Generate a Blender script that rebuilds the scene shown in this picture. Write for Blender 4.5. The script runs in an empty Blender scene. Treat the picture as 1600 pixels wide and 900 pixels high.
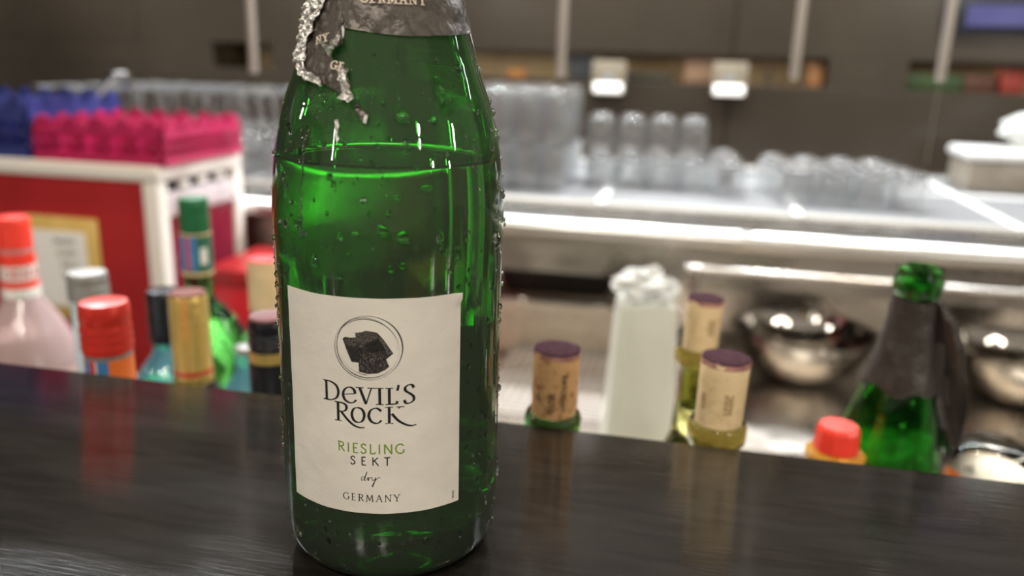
import bpy, bmesh, math, random
from mathutils import Vector, Matrix, noise
from mathutils.geometry import delaunay_2d_cdt
PI = math.pi
S = bpy.context.scene
COL = S.collection
random.seed(7)

# ------------------------------------------------------------------ camera
# world frame: bar top is z = 0, X runs along the bar, Y goes away from the camera
F_PX, PITCH, ROLL, YAW, EYE = 1290.0, math.radians(15.4), math.radians(1.7), math.radians(11.8), 0.197
CF = Vector((-math.sin(YAW)*math.cos(PITCH), math.cos(YAW)*math.cos(PITCH), -math.sin(PITCH)))
_r = Vector((math.cos(YAW), math.sin(YAW), 0)); _u = _r.cross(CF)
CR = math.cos(ROLL)*_r + math.sin(ROLL)*_u
CU = -math.sin(ROLL)*_r + math.cos(ROLL)*_u
cd = bpy.data.cameras.new('camera'); cam = bpy.data.objects.new('camera', cd); COL.objects.link(cam)
cam.matrix_world = Matrix(((CR.x, CU.x, -CF.x, 0), (CR.y, CU.y, -CF.y, 0), (CR.z, CU.z, -CF.z, EYE), (0, 0, 0, 1)))
cd.sensor_width = 36; cd.lens = F_PX/1600*36; cd.clip_start = .01; cd.clip_end = 30
cd.dof.use_dof = True; cd.dof.focus_distance = .312; cd.dof.aperture_fstop = 5.6
S.camera = cam
def _ray(x, y): return CF + CR*((x-800)/F_PX) - CU*((y-450)/F_PX)
def at(x, y, Y):  r = _ray(x, y); r = r*(Y/r.y); return Vector((r.x, r.y, r.z+EYE))      # point of the sight line at distance Y
def onz(x, y, z): r = _ray(x, y); r = r*((z-EYE)/r.z); return Vector((r.x, r.y, z))

# ------------------------------------------------------------------ world, lights, exposure
w = bpy.data.worlds.new('world'); S.world = w; w.use_nodes = True
w.node_tree.nodes['Background'].inputs[0].default_value = (1.0, .86, .70, 1)
w.node_tree.nodes['Background'].inputs[1].default_value = .25
S.view_settings.view_transform = 'Standard'; S.view_settings.look = 'None'
S.view_settings.gamma = 1; S.view_settings.exposure = .08; S.view_settings.use_curve_mapping = False
def lamp(name, kind, loc, power, col, size=.1, size_y=None, rot=None, aim=None, spread=None, spot=None):
    l = bpy.data.lights.new(name, kind); l.energy = power; l.color = col
    if kind == 'AREA':
        l.size = size
        if size_y: l.shape = 'RECTANGLE'; l.size_y = size_y
        else: l.shape = 'DISK'
        if spread: l.spread = spread
    else:
        l.shadow_soft_size = size
        if spot: l.spot_size = spot; l.spot_blend = .4
    o = bpy.data.objects.new(name, l); COL.objects.link(o); o.location = loc
    if aim is not None: o.rotation_euler = (Vector(aim)-Vector(loc)).to_track_quat('-Z', 'Y').to_euler()
    elif rot: o.rotation_euler = rot
    return o
CEIL = 1.45
WARM = (1, .83, .62); COOL = (.93, .97, 1); NEUT = (1, .93, .82)
for x in (-1.75, .55):                                         # continuous light strips above the back counter
    lamp('counter_strip', 'AREA', (x, 1.74, .95), 11, COOL, 2.2, .03, rot=(0, 0, 0))
for i, x in enumerate((-1.9, -1.3, -.75, -.2, .35, .9)):       # small spots over the glasses
    lamp('counter_downlight', 'AREA', (x, 2.15+.1*(i % 2), CEIL-.03), 27, COOL, .03)
for i, x in enumerate((-1.3, -.35, .6)):                       # added lamps over the aisle, to light counter and lower shelf
    lamp('aisle_fill', 'AREA', (x, 1.05, CEIL-.03), 7, WARM, .08)
PB = Vector((-.1123, .3011, .15))                              # unseen lamps added to light the bottle and give it highlights
for d, dist, pw, sx_, sy_ in (((.74, -.59, .34), 2.1, 5, .07, .16), ((.96, .01, .27), 2.1, 4, .06, .14), ((.88, -.44, .18), 2.3, 3, .05, .12), ((.98, -.15, .15), 2.3, 3, .05, .12),
        ((-.97, -.09, .25), 2.0, 3.5, .06, .18), ((-.59, -.78, .23), 2.4, 2.5, .05, .25), ((-.30, -.80, .85), 1.8, 13, .12, .12), ((.15, -.80, .85), 1.9, 11, .12, .12)):
    p_ = PB+Vector(d).normalized()*dist
    lamp('highlight_lamp', 'AREA', p_, pw, NEUT, sx_, sy_, aim=PB)

# ------------------------------------------------------------------ helpers
def put(o, label, cat, group=None, kind=None):
    if label: o['label'] = label
    if cat: o['category'] = cat
    if group: o['group'] = group
    if kind: o['kind'] = kind
    return o
def thing(name, label, cat, loc=(0, 0, 0), rotz=0, group=None):
    o = bpy.data.objects.new(name, None); COL.objects.link(o); o.empty_display_size = .02
    o.location = loc; o.rotation_euler = (0, 0, rotz); return put(o, label, cat, group)
def obj(name, bm, m, parent=None, smooth=True, label=None, kind=None):
    me = bpy.data.meshes.new(name)
    bmesh.ops.recalc_face_normals(bm, faces=bm.faces[:])
    bm.to_mesh(me); bm.free()
    if smooth:
        for p in me.polygons: p.use_smooth = True
        try: me.set_sharp_from_angle(angle=math.radians(38))
        except Exception: pass
    me.materials.append(m)
    o = bpy.data.objects.new(name, me); COL.objects.link(o)
    if parent: o.parent = parent
    if label: o['label'] = label
    if kind: o['kind'] = kind
    return o
def dup(root, loc, rotz=None, label=None):
    r = root.copy(); COL.objects.link(r); r.location = loc
    if rotz is not None: r.rotation_euler = (0, 0, rotz)
    if label: r['label'] = label
    for ch in list(root.children):
        c = ch.copy(); COL.objects.link(c); c.parent = r
        for g in ch.children:
            d = g.copy(); COL.objects.link(d); d.parent = c
    return r
def box(bm, x0, x1, y0, y1, z0, z1, bev=0, seg=2):
    vs = [bm.verts.new((x, y, z)) for x in (x0, x1) for y in (y0, y1) for z in (z0, z1)]
    fs = [bm.faces.new([vs[i] for i in q]) for q in ((0,1,3,2),(4,6,7,5),(0,4,5,1),(2,3,7,6),(0,2,6,4),(1,5,7,3))]
    if bev:
        es = list({e for f in fs for e in f.edges})
        bmesh.ops.bevel(bm, geom=es, offset=bev, segments=seg, affect='EDGES', profile=.5)
    return bm
def bx(*a, **k): return box(bmesh.new(), *a, **k)
def lathe(prof, n=40, bm=None, cx=0, cy=0, wob=None):
    """revolve a list of (radius, z); radius 0 closes on the axis"""
    bm = bm or bmesh.new(); rings = []
    for r, z in prof:
        if r <= 1e-6: rings.append([bm.verts.new((cx, cy, z))]); continue
        rings.append([bm.verts.new((cx+(r+(wob(i/n*2*PI, z) if wob else 0))*math.cos(i/n*2*PI), cy+(r+(wob(i/n*2*PI, z) if wob else 0))*math.sin(i/n*2*PI), z)) for i in range(n)])
    for a, b in zip(rings, rings[1:]):
        if len(a) == 1 and len(b) == 1: continue
        for i in range(n):
            j = (i+1) % n
            if len(a) == 1: bm.faces.new((a[0], b[i], b[j]))
            elif len(b) == 1: bm.faces.new((a[i], a[j], b[0]))
            else: bm.faces.new((a[i], a[j], b[j], b[i]))
    return bm
def tube(pts, r, n=10, bm=None, cap=True):
    bm = bm or bmesh.new(); pts = [Vector(p) for p in pts]; rings = []
    up = Vector((0, 0, 1))
    for k, p in enumerate(pts):
        d = (pts[min(k+1, len(pts)-1)]-pts[max(k-1, 0)]).normalized()
        a = d.cross(up); a = a if a.length > .05 else d.cross(Vector((1, 0, 0)))
        a.normalize(); b = d.cross(a)
        rr = r[k] if isinstance(r, (list, tuple)) else r
        rings.append([bm.verts.new(p+rr*(math.cos(i/n*2*PI)*a+math.sin(i/n*2*PI)*b)) for i in range(n)])
    for a, b in zip(rings, rings[1:]):
        for i in range(n): bm.faces.new((a[i], a[(i+1) % n], b[(i+1) % n], b[i]))
    if cap: bm.faces.new(rings[0]); bm.faces.new(rings[-1][::-1])
    return bm
def crom(P, n=8):
    P = [Vector(p) for p in P]; out = []
    for i in range(len(P)-1):
        a = P[i-1] if i else P[0]*2-P[1]; b, c = P[i], P[i+1]
        d = P[i+2] if i+2 < len(P) else P[-1]*2-P[-2]
        for k in range(n):
            t = k/n
            out.append(.5*((2*b)+(c-a)*t+(2*a-5*b+4*c-d)*t*t+(3*b-a-3*c+d)*t**3))
    out.append(P[-1]); return out

# ------------------------------------------------------------------ materials
def mat(name, col, rough=.5, metal=0, trans=0, ior=1.45, coat=0, spec=None, emit=None, estr=0, alpha=None):
    m = bpy.data.materials.new(name); m.use_nodes = True; b = m.node_tree.nodes['Principled BSDF']
    I = b.inputs
    I['Base Color'].default_value = (*col, 1); I['Roughness'].default_value = rough; I['Metallic'].default_value = metal
    I['Transmission Weight'].default_value = trans; I['IOR'].default_value = ior; I['Coat Weight'].default_value = coat
    I['Coat Roughness'].default_value = .06
    if spec is not None: I['Specular IOR Level'].default_value = spec
    if emit: I['Emission Color'].default_value = (*emit, 1); I['Emission Strength'].default_value = estr
    return m
def N(m, t, **k):
    n = m.node_tree.nodes.new(t)
    for a, b in k.items():
        if a in n.inputs: n.inputs[a].default_value = b
        else: setattr(n, a, b)
    return n
def link(m, a, b): m.node_tree.links.new(a, b)
def P(m): return m.node_tree.nodes['Principled BSDF']
def bump(m, scale=40, strength=.2, dist=.001, stretch=(1, 1, 1), detail=4, kind='ShaderNodeTexNoise'):
    tc = N(m, 'ShaderNodeTexCoord'); mp = N(m, 'ShaderNodeMapping'); mp.inputs['Scale'].default_value = stretch
    link(m, tc.outputs['Object'], mp.inputs[0])
    t = N(m, kind); t.inputs['Scale'].default_value = scale
    if 'Detail' in t.inputs: t.inputs['Detail'].default_value = detail
    link(m, mp.outputs[0], t.inputs['Vector'])
    b = N(m, 'ShaderNodeBump'); b.inputs['Strength'].default_value = strength; b.inputs['Distance'].default_value = dist
    link(m, t.outputs[0], b.inputs['Height']); link(m, b.outputs[0], P(m).inputs['Normal'])
    return t
def vary(m, c1, c2, scale=8, stretch=(1, 1, 1), lo=.35, hi=.65, sock='Base Color', detail=4):
    tc = N(m, 'ShaderNodeTexCoord'); mp = N(m, 'ShaderNodeMapping'); mp.inputs['Scale'].default_value = stretch
    link(m, tc.outputs['Object'], mp.inputs[0])
    t = N(m, 'ShaderNodeTexNoise'); t.inputs['Scale'].default_value = scale; t.inputs['Detail'].default_value = detail
    link(m, mp.outputs[0], t.inputs['Vector'])
    r = N(m, 'ShaderNodeValToRGB'); r.color_ramp.elements[0].position = lo; r.color_ramp.elements[1].position = hi
    if isinstance(c1, (int, float)): c1 = (c1,)*3; c2 = (c2,)*3
    r.color_ramp.elements[0].color = (*c1, 1); r.color_ramp.elements[1].color = (*c2, 1)
    link(m, t.outputs[0], r.inputs[0]); link(m, r.outputs[0], P(m).inputs[sock]); return m

M_bar = mat('bar_laminate', (.02, .017, .015), .2, coat=.0, spec=.36)
vary(M_bar, .09, .17, 9, (1, 3, 1), sock='Roughness'); bump(M_bar, 60, .12, .0006, (1, 9, 1), 6)
vary(M_bar, (.010, .0088, .0074), (.0165, .0145, .0122), 30, (1, 6, 1))
M_steel = mat('brushed_steel', (.72, .69, .64), .22, 1); bump(M_steel, 30, .05, .001, (1, 40, 40))
M_steelw = mat('worn_steel', (.60, .55, .49), .30, 1); bump(M_steelw, 14, .12, .002, (1, 6, 3)); vary(M_steelw, .22, .42, 10, sock='Roughness')
M_edge = mat('satin_edge', (.80, .79, .76), .30, 1); bump(M_edge, 20, .04, .001, (1, 30, 30))
M_chrome = mat('polished_steel', (.78, .76, .72), .08, 1)
M_mat = mat('drain_mat', (.21, .21, .215), .40)
M_matlight = mat('mat_joint', (.72, .72, .71), .35)
M_wall = mat('wall_panel', (.060, .048, .038), .22, spec=.35); vary(M_wall, (.022, .0165, .0115), (.035, .027, .019), 1.6)
M_niche = mat('niche', (.42, .34, .23), .6); vary(M_niche, (.34, .27, .18), (.52, .43, .29), 5)  # backs the added recesses, warm like the reflection band
M_floor = mat('floor_tile', (.16, .14, .12), .4); bump(M_floor, 20, .1)
M_ceil = mat('ceiling_paint', (.10, .09, .08), .8); bump(M_ceil, 40, .1)
M_white = mat('white_enamel', (.66, .63, .58), .35); bump(M_white, 25, .05)
M_red = mat('red_panel', (.36, .020, .022), .32, spec=.4); bump(M_red, 8, .05, .002); vary(M_red, (.33, .018, .020), (.40, .024, .026), 5)
M_redbright = mat('red_plastic', (.62, .02, .03), .3); bump(M_redbright, 20, .05)
M_blue = mat('blue_plastic', (.035, .045, .24), .42); bump(M_blue, 60, .1); vary(M_blue, (.020, .026, .14), (.032, .042, .18), 20)
M_mag = mat('magenta_plastic', (.46, .010, .085), .42); bump(M_mag, 60, .1); vary(M_mag, (.33, .008, .062), (.42, .011, .080), 20)
M_tan = mat('tan_card', (.62, .42, .12), .6); vary(M_tan, (.56, .38, .10), (.66, .46, .15), 20)
M_paper = mat('sheet_paper', (.80, .79, .76), .7); bump(M_paper, 60, .05)
M_ink = mat('black_ink', (.012, .011, .010), .5); vary(M_ink, (.010, .009, .009), (.016, .014, .013), 300)
M_greyink = mat('grey_ink', (.16, .15, .15), .6); vary(M_greyink, .14, .18, 200)
M_green_ink = mat('green_ink', (.16, .26, .03), .5); vary(M_green_ink, (.15, .25, .028), (.18, .28, .035), 300)
M_cream_ink = mat('cream_ink', (.62, .53, .42), .5); vary(M_cream_ink, (.56, .48, .38), (.68, .58, .46), 300)
def glass(name, col, ior=1.5, rough=0.0, bmp=0):
    m = mat(name, col, rough, trans=1, ior=ior)
    if bmp: bump(m, 18, bmp, .001, detail=2)
    return m
M_clear = mat('washed_clear_glass', (1, 1, 1), .02, trans=.965, ior=1.6); vary(M_clear, (.96, .97, .97), (1, 1, 1), 10)
G_green = glass('green_bottle_glass', (.14, .50, .11), 1.5); bump(G_green, 25, .05, .0006, (1, 1, .35), 2)
G_inner = G_green
G_green = mat('green_bottle_glass', (.58, .78, .50), 0, trans=.962, ior=1.5)
_t = bump(G_green, 25, .05, .0006, (1, 1, .35), 2)
_a = N(G_green, 'ShaderNodeVolumeAbsorption'); _a.inputs['Color'].default_value = (.03, .76, .0, 1); _a.inputs['Density'].default_value = 400
link(G_green, _a.outputs[0], G_green.node_tree.nodes['Material Output'].inputs['Volume'])
M_wine = glass('sparkling_wine', (.97, .96, .80), 1.34); vary(M_wine, (.96, .95, .79), (.98, .97, .82), 20)
M_water = glass('water', (.97, .98, .97), 1.33); vary(M_water, (.96, .97, .96), (.98, .99, .98), 20)
G_olive = glass('olive_glass', (.62, .62, .22), 1.5, bmp=.1)
G_green2 = glass('bright_green_glass', (.09, .42, .08), 1.5, bmp=.1)
G_dark = glass('dark_green_glass', (.10, .32, .10), 1.5, bmp=.1)
G_pale = glass('pale_glass', (.80, .86, .86), 1.5, bmp=.1)
G_blueb = mat('blue_glass', (.16, .46, .58), .05, trans=.45, ior=1.45); bump(G_blueb, 18, .1, .001)
G_rose = mat('rose_frosted_glass', (.58, .42, .42), .12, trans=.35, ior=1.45); bump(G_rose, 18, .1, .001)
M_label = mat('label_paper', (.60, .565, .50), .42, spec=.35)
vary(M_label, (.66, .62, .55), (.73, .69, .61), 60, lo=.3, hi=.7)
def two_bump(m, s1, d1, s2, d2, st1=(1, 1, 1)):
    tc = N(m, 'ShaderNodeTexCoord'); a = N(m, 'ShaderNodeTexNoise'); b = N(m, 'ShaderNodeTexNoise')
    mp = N(m, 'ShaderNodeMapping'); mp.inputs['Scale'].default_value = st1; link(m, tc.outputs['Object'], mp.inputs[0])
    a.inputs['Scale'].default_value = s1; b.inputs['Scale'].default_value = s2; b.inputs['Detail'].default_value = 5
    link(m, mp.outputs[0], a.inputs['Vector']); link(m, tc.outputs['Object'], b.inputs['Vector'])
    b1 = N(m, 'ShaderNodeBump'); b2 = N(m, 'ShaderNodeBump')
    b1.inputs['Distance'].default_value = d1; b2.inputs['Distance'].default_value = d2
    b1.inputs['Strength'].default_value = .5; b2.inputs['Strength'].default_value = .5
    link(m, a.outputs[0], b1.inputs['Height']); link(m, b.outputs[0], b2.inputs['Height'])
    link(m, b1.outputs[0], b2.inputs['Normal']); link(m, b2.outputs[0], P(m).inputs['Normal'])
two_bump(M_label, 120, .0006, 900, .0001)
M_foil = mat('foil', (.080, .067, .056), .38, .35); two_bump(M_foil, 260, .0012, 1500, .0003); vary(M_foil, .28, .5, 90, sock='Roughness')
M_foilsil = mat('foil_silver_side', (.62, .60, .57), .3, .8); two_bump(M_foilsil, 500, .002, 2000, .0004)
M_liner = mat('white_liner', (.72, .72, .72), .5); bump(M_liner, 200, .1)
M_dfoil = mat('dark_foil', (.055, .046, .040), .34, .35); two_bump(M_dfoil, 60, .004, 300, .001)
M_cork = mat('cork', (.55, .36, .18), .85); vary(M_cork, (.28, .125, .045), (.58, .34, .15), 150, lo=.30, hi=.48); bump(M_cork, 300, .4, .001)
M_corkpale = mat('pale_cork', (.70, .52, .28), .85); vary(M_corkpale, (.58, .40, .20), (.74, .56, .32), 130, lo=.25, hi=.5); bump(M_corkpale, 300, .3, .001)
M_stain = mat('wine_stain', (.065, .022, .035), .9, spec=.1); vary(M_stain, (.030, .010, .016), (.055, .019, .028), 300)
M_stainpink = mat('wine_stain_pale', (.42, .20, .17), .85); vary(M_stainpink, (.34, .15, .13), (.50, .27, .20), 200)
def plast(name, c, r=.3, metal=0):
    m = mat(name, c, r, metal); vary(m, tuple(v*.9 for v in c), tuple(min(1, v*1.08) for v in c), 60); bump(m, 120, .06, .0005); return m
M_capred = plast('red_cap_metal', (.62, .035, .022), .32, .2)
M_capbright = plast('bright_red_cap', (.85, .05, .03), .3)
M_capgold = plast('gold_cap_metal', (.72, .52, .16), .3, .6)
M_capgoldtop = plast('brown_red_cap_top', (.16, .035, .02), .7)
M_capsil = plast('silver_cap_metal', (.30, .295, .28), .45, .5)
M_capblack = plast('black_cap', (.012, .012, .016), .25)
M_capgreen = plast('green_cap', (.015, .14, .05), .35, .2)
M_orange = plast('orange_label', (.80, .17, .03), .45)
M_lblue = plast('blue_label', (.05, .20, .42), .45)
M_lred = plast('red_label', (.60, .03, .03), .45)
M_lwhite = plast('white_label', (.74, .72, .68), .5)
M_lyellow = plast('yellow_label', (.72, .70, .25), .5)
M_lgreen = plast('dark_green_label', (.02, .12, .07), .5)
M_tanfoil = plast('tan_capsule', (.62, .46, .26), .4)
M_jug = mat('milky_plastic', (.66, .66, .58), .35); P(M_jug).inputs['Subsurface Weight'].default_value = .0; vary(M_jug, (.64, .64, .56), (.69, .69, .62), 8)
G_jar = glass('smoky_jar_glass', (.55, .52, .44), 1.5); bump(G_jar, 18, .1, .001)
M_wrap = mat('plastic_wrap', (.86, .87, .84), .18, trans=.55, ior=1.3); bump(M_wrap, 90, .8, .004)
M_plate = plast('beige_plate', (.14, .115, .08), .4)
M_rod = mat('satin_rod', (.42, .38, .34), .35, .7); bump(M_rod, 100, .05)
M_cloth = plast('dark_cloth', (.03, .028, .03), .7)

# ------------------------------------------------------------------ structure
FL = -1.08; WY = 2.64; HC = -.103            # floor, back wall, back counter height
o = obj('floor', bx(-4, 3, -3, WY+.5, FL-.05, FL), M_floor, smooth=False); put(o, 'dark tiled floor of the bar aisle, far below the counters', None, kind='structure')
o = obj('ceiling', bx(-4, 3, -.2, WY+.5, CEIL, CEIL+.05), M_ceil, smooth=False); put(o, 'dark painted ceiling above the back counter', None, kind='structure')
# back wall; lit recesses added in place of a warm reflection band
wall = obj('wall_back', bx(-4, 3, WY+.25, WY+.30, FL, CEIL), M_niche, smooth=False); put(wall, 'dark brown glossy panelled wall behind the glasses', None, kind='structure')
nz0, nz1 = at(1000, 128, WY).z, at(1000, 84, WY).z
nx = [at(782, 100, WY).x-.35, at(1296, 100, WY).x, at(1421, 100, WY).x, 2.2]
def wallpart(x0, x1, z0, z1): return obj('panel', bx(x0, x1, WY, WY+.25, z0, z1, bev=.002), M_wall, wall, smooth=False)
seams = [-4, -2.9, -1.9, -.9, .1, 1.1, 2.1, 3]
for a, b in zip(seams, seams[1:]):
    wallpart(a+.002, b-.002, nz1+.001, CEIL-.01); wallpart(a+.002, b-.002, FL+.01, nz0-.001)
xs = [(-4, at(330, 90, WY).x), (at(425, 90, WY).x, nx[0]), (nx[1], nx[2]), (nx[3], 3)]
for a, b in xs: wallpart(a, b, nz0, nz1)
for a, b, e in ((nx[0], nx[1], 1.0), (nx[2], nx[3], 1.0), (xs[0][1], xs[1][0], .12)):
    lamp('added_recess_strip', 'AREA', ((a+b)/2, WY+.12, nz1-.004), e*.75, (1, .80, .52), b-a-.04, .03, rot=(0, 0, 0))  # added lamps giving the recesses the reflection's warm glow
o = obj('wall_left', bx(-4.05, -4, -3, WY+.3, FL, CEIL), M_wall, smooth=False); put(o, 'dark side wall at the far left of the bar', None, kind='structure')

# added things in the recesses, for blurred shapes in the reflection
def mini_bottle(x, col, hgt, r, label):
    m = plast('recess_item', col, .3)
    t = obj('small_bottle', lathe([(0, 0), (r, 0), (r, hgt*.6), (r*.4, hgt*.78), (r*.35, hgt), (0, hgt)], 16), m)
    t.location = (x, WY+.08, nz0+.001); put(t, label, 'bottle')
def mini_box(x, wd, hgt, col, label):
    t = obj('small_box', bx(-wd/2, wd/2, -.03, .03, 0, hgt, bev=.002), plast('recess_box', col, .5)); t.location = (x, WY+.08, nz0+.001); put(t, label, 'box')
mini_box(at(800, 130, WY).x, .05, .022, (.62, .25, .06), 'low orange box in the added lit wall recess beside the upside-down highballs')
mini_box(at(905, 130, WY).x, .09, .075, (.06, .07, .075), 'dark grey box in the added wall recess left of the beige plates')
mini_box(at(1010, 110, WY).x, .16, .028, (.05, .045, .03), 'low dark box in the added wall recess right of the first beige plate')
mini_box(at(1095, 120, WY).x, .10, .07, (.40, .25, .16), 'terracotta brown box in the added wall recess beside the second beige plate')
mini_bottle(at(1206, 120, WY).x, (.12, .09, .06), .06, .012, 'small brown bottle in the added wall recess left of the third hanging rod')
mini_box(at(1278, 120, WY).x, .04, .07, (.42, .20, .08), 'orange brown box at the right end of the middle added wall recess')
mini_box(at(1470, 120, WY).x, .16, .05, (.05, .09, .03), 'dark green box in the right added wall recess behind the fourth hanging rod')
mini_box(at(1540, 120, WY).x, .09, .05, (.12, .05, .03), 'dark brown box in the right added wall recess left of the red box')
mini_box(at(1595, 120, WY).x, .06, .065, (.36, .05, .035), 'small red box in the right added wall recess at the frame edge')
# blue standby screen high on the wall
t = thing('display_screen', 'small screen with a dim blue glow high on the right of the back wall', 'screen', at(1570, 25, WY-.001))
obj('frame', bx(-.16, .16, -.012, 0, -.05, .05, bev=.003), M_capblack, t)
me = mat('blue_screen', (.02, .02, .06), .3, emit=(.04, .04, .30), estr=.22); vary(me, (.02, .02, .06), (.03, .03, .08), 10)
obj('display', bx(-.10, .10, -.014, -.0122, -.028, .028), me, t)

# square beige wall plates; emission brightens the white cap, which is no lamp
def plate(px, py, label):
    t = thing('wall_plate', label, 'wall plate', at(px, py, WY), group=None)
    obj('plate', bx(-.052, .052, -.022, -.001, -.050, .050, bev=.006), M_plate, t)
    obj('lower_strip', bx(-.044, .044, -.030, -.0225, -.046, -.016, bev=.004), mat('emissive_white_strip', (.85, .83, .8), .4, emit=(1, .93, .82), estr=.45), t, label='white lower strip brightened by emission')
    obj('slot', bx(-.016, .016, -.0245, -.0225, -.010, .012), M_greyink, t)
plate(952, 121, 'square beige wall plate with brightened white lower strip, left one of two')
plate(1140, 124, 'square beige wall plate with brightened white lower strip, right one of two')

# hanging rods
def rod(px, py, px0, label, Y=1.75):
    a = at(px, py, Y); t = thing('hanging_rod', label, 'rod', a)
    obj('tube', lathe([(0, 0), (.006, 0), (.0095, .004), (.0095, CEIL-a.z), (0, CEIL-a.z)], 20), M_rod, t)
    obj('end_cap', lathe([(0, -.002), (.006, -.002), (.0075, .0), (0, .0)], 20), M_chrome, t)
    return t
rod(397, 113, 391, 'leftmost thin satin metal rod hanging from above, left of the bottle')
rod(876, 119, 881, 'second hanging satin metal rod, just right of the big bottle')
rod(1241, 123, 1253, 'third hanging satin metal rod, right of the beige wall plates')
rod(1469, 126, 1490, 'fourth hanging satin metal rod, farthest right')
a = at(1468, 128, 1.75); b = at(1447, 232, 1.75)
o = obj('hanging_wire', tube([(a.x, a.y, b.z-.03), (a.x, a.y, a.z-.003)], .0006, 6), M_rod); put(o, 'thin wire hanging below the rightmost rod', 'wire')

# ------------------------------------------------------------------ back counter
FY = 1.59; MY = 1.80
bc = thing('back_counter', 'long stainless steel back counter holding glasses on grey drain mats', 'counter', (0, FY, FL))
Z0 = -FL
obj('worktop', bx(-3.4, 2.6, .0, WY-FY-.002, Z0+HC-.035, Z0+HC, bev=.004), M_steel, bc)
bm = tube([(-3.4, -.004, Z0+HC-.016), (2.6, -.004, Z0+HC-.016)], .019, 16)
obj('rolled_edge', bm, M_edge, bc)
obj('fascia', bx(-3.4, 2.6, .03, .045, Z0+HC-.115, Z0+HC-.036), M_steelw, bc)
obj('upstand', bx(-3.4, 2.6, WY-FY-.02, WY-FY-.003, Z0+HC+.001, Z0+HC+.015, bev=.003), M_steel, bc)
BZ = -.43; SY0, SY1 = 1.24, 1.98
bench = thing('lower_bench', 'low worn steel shelf under the back counter carrying the bowls', 'shelf', (0, FY, FL))
obj('lower_shelf', bx(-.88, 2.6, SY0-FY, SY1-FY, Z0+BZ-.03, Z0+BZ, bev=.006), M_steelw, bench)
obj('back_panel', bx(-.88, 2.6, SY1-FY+.003, SY1-FY+.02, 0, Z0+HC-.036), M_steelw, bc)
for x in (-.86, -.36, 1.5, 2.4):
    obj('leg', bx(x-.02, x+.02, .05, .09, 0, Z0+BZ-.031), M_steelw, bench)
# drain mats
def drain_mat(x0, x1, y0, y1, label):
    t = thing('drain_mat', label, 'mat', (x0, y0, HC+.0005), group='grey drain mats on the back counter')
    w_, d_ = x1-x0, y1-y0
    obj('base', bx(0, w_, 0, d_, 0, .003), M_mat, t, smooth=False)
    bm = bmesh.new(); n = int(w_/.012)
    for i in range(n):
        x = (i+.5)*w_/n; box(bm, x-.0035, x+.0035, .004, d_-.004, .0031, .006)
    obj('ribs', bm, M_mat, t, smooth=False, kind='stuff')
    obj('edge', bx(-.0, w_, -.006, -.0003, 0, .007, bev=.001), M_matlight, t)
    obj('edge', bx(0, w_, d_+.0003, d_+.006, 0, .007, bev=.001), M_matlight, t)
    if x1 < 1.0: obj('joint_strip', bx(w_+.003, w_+.021, -.004, d_+.004, 0, .006, bev=.001), M_matlight, t)
    return t
sx = [-2.31, -1.885, -1.46, -1.035, -.61, -.185, .235, .66, 1.085]
names = ['far left behind the blue rack', 'left behind the blue rack', 'behind the magenta rack', 'behind the right end of the magenta rack', 'behind the big bottle', 'under the tumblers left of centre', 'under the right cluster of tumblers', 'bare, at the right edge of the picture']
for i, (a, b) in enumerate(zip(sx, sx[1:])):
    drain_mat(a+.012, b-.012, MY, 2.235, 'grey ribbed drain mat, front row, '+names[i])
    drain_mat(a+.012, b-.012, 2.265, 2.60, 'grey ribbed drain mat, back row, '+names[i])

# ------------------------------------------------------------------ glassware
def shell(outer, t, base_t, n=28):
    """glass open at z = 0 (upside down): closed wall of thickness t"""
    prof = [(r, z) for r, z in outer]
    inner = [(max(r-t, 0), z) for r, z in outer if z <= outer[-1][1]-base_t]
    zt = outer[-1][1]
    return lathe([(0, zt-base_t)]+[(r, min(z, zt-base_t)) for r, z in inner[::-1]]+prof+[(0, zt)], n)
tumbler_bm = lambda: shell([(.037, 0), (.0365, .02), (.034, .055), (.0325, .068), (.0295, .0775), (.0235, .0845), (.014, .087)], .0022, .012)
highball_bm = lambda: shell([(.031, 0), (.0305, .05), (.029, .10), (.0275, .107), (.0235, .114), (.014, .118)], .002, .012)
def wine_bm():
    b = [(.030, 0), (.035, .02), (.038, .045), (.034, .075), (.018, .098), (.0045, .108), (.0038, .13), (.0038, .185), (.006, .194), (.033, .199), (.034, .201), (0, .203)]
    i = [(.0285, 0), (.0335, .02), (.0365, .045), (.0325, .074), (.016, .095), (0, .101)]
    return lathe(i[::-1]+b, 28)
LB = HC+.0065
def first(name, bm, label, cat, group): 
    o = obj(name, bm, M_clear); return put(o, label, cat, group)
ordw = ['first', 'second', 'third', 'fourth', 'fifth', 'sixth', 'seventh', 'eighth', 'ninth']
proto = {}
def place(name, maker, loc, label, cat, group):
    if name not in proto:
        proto[name] = first(name, maker(), label, cat, group); proto[name].location = loc; return proto[name]
    c = proto[name].copy(); COL.objects.link(c); c.location = loc; c['label'] = label; c['group'] = group
    c.rotation_euler = (0, 0, random.uniform(0, 6)); return c
rnd = lambda s: random.uniform(-s, s)
# highballs stacked in two tiers, right of the big bottle
hb0 = onz(800, 292, LB)
for c in range(4):
    for r in range(4):
        y = 1.92+r*.085; x = at(742, 290, 1.92).x+c*.0635+rnd(.0004)
        g = 'highball glasses stacked upside down right of the big bottle'
        for k in range(2):
            place('highball_glass', highball_bm, (x, y, LB+k*.1195), 'highball glass, %s tier, %s row from front, %s from left, beside the big bottle' % (('lower', 'upper')[k], ordw[r], ordw[c]), 'glass', g)
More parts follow.
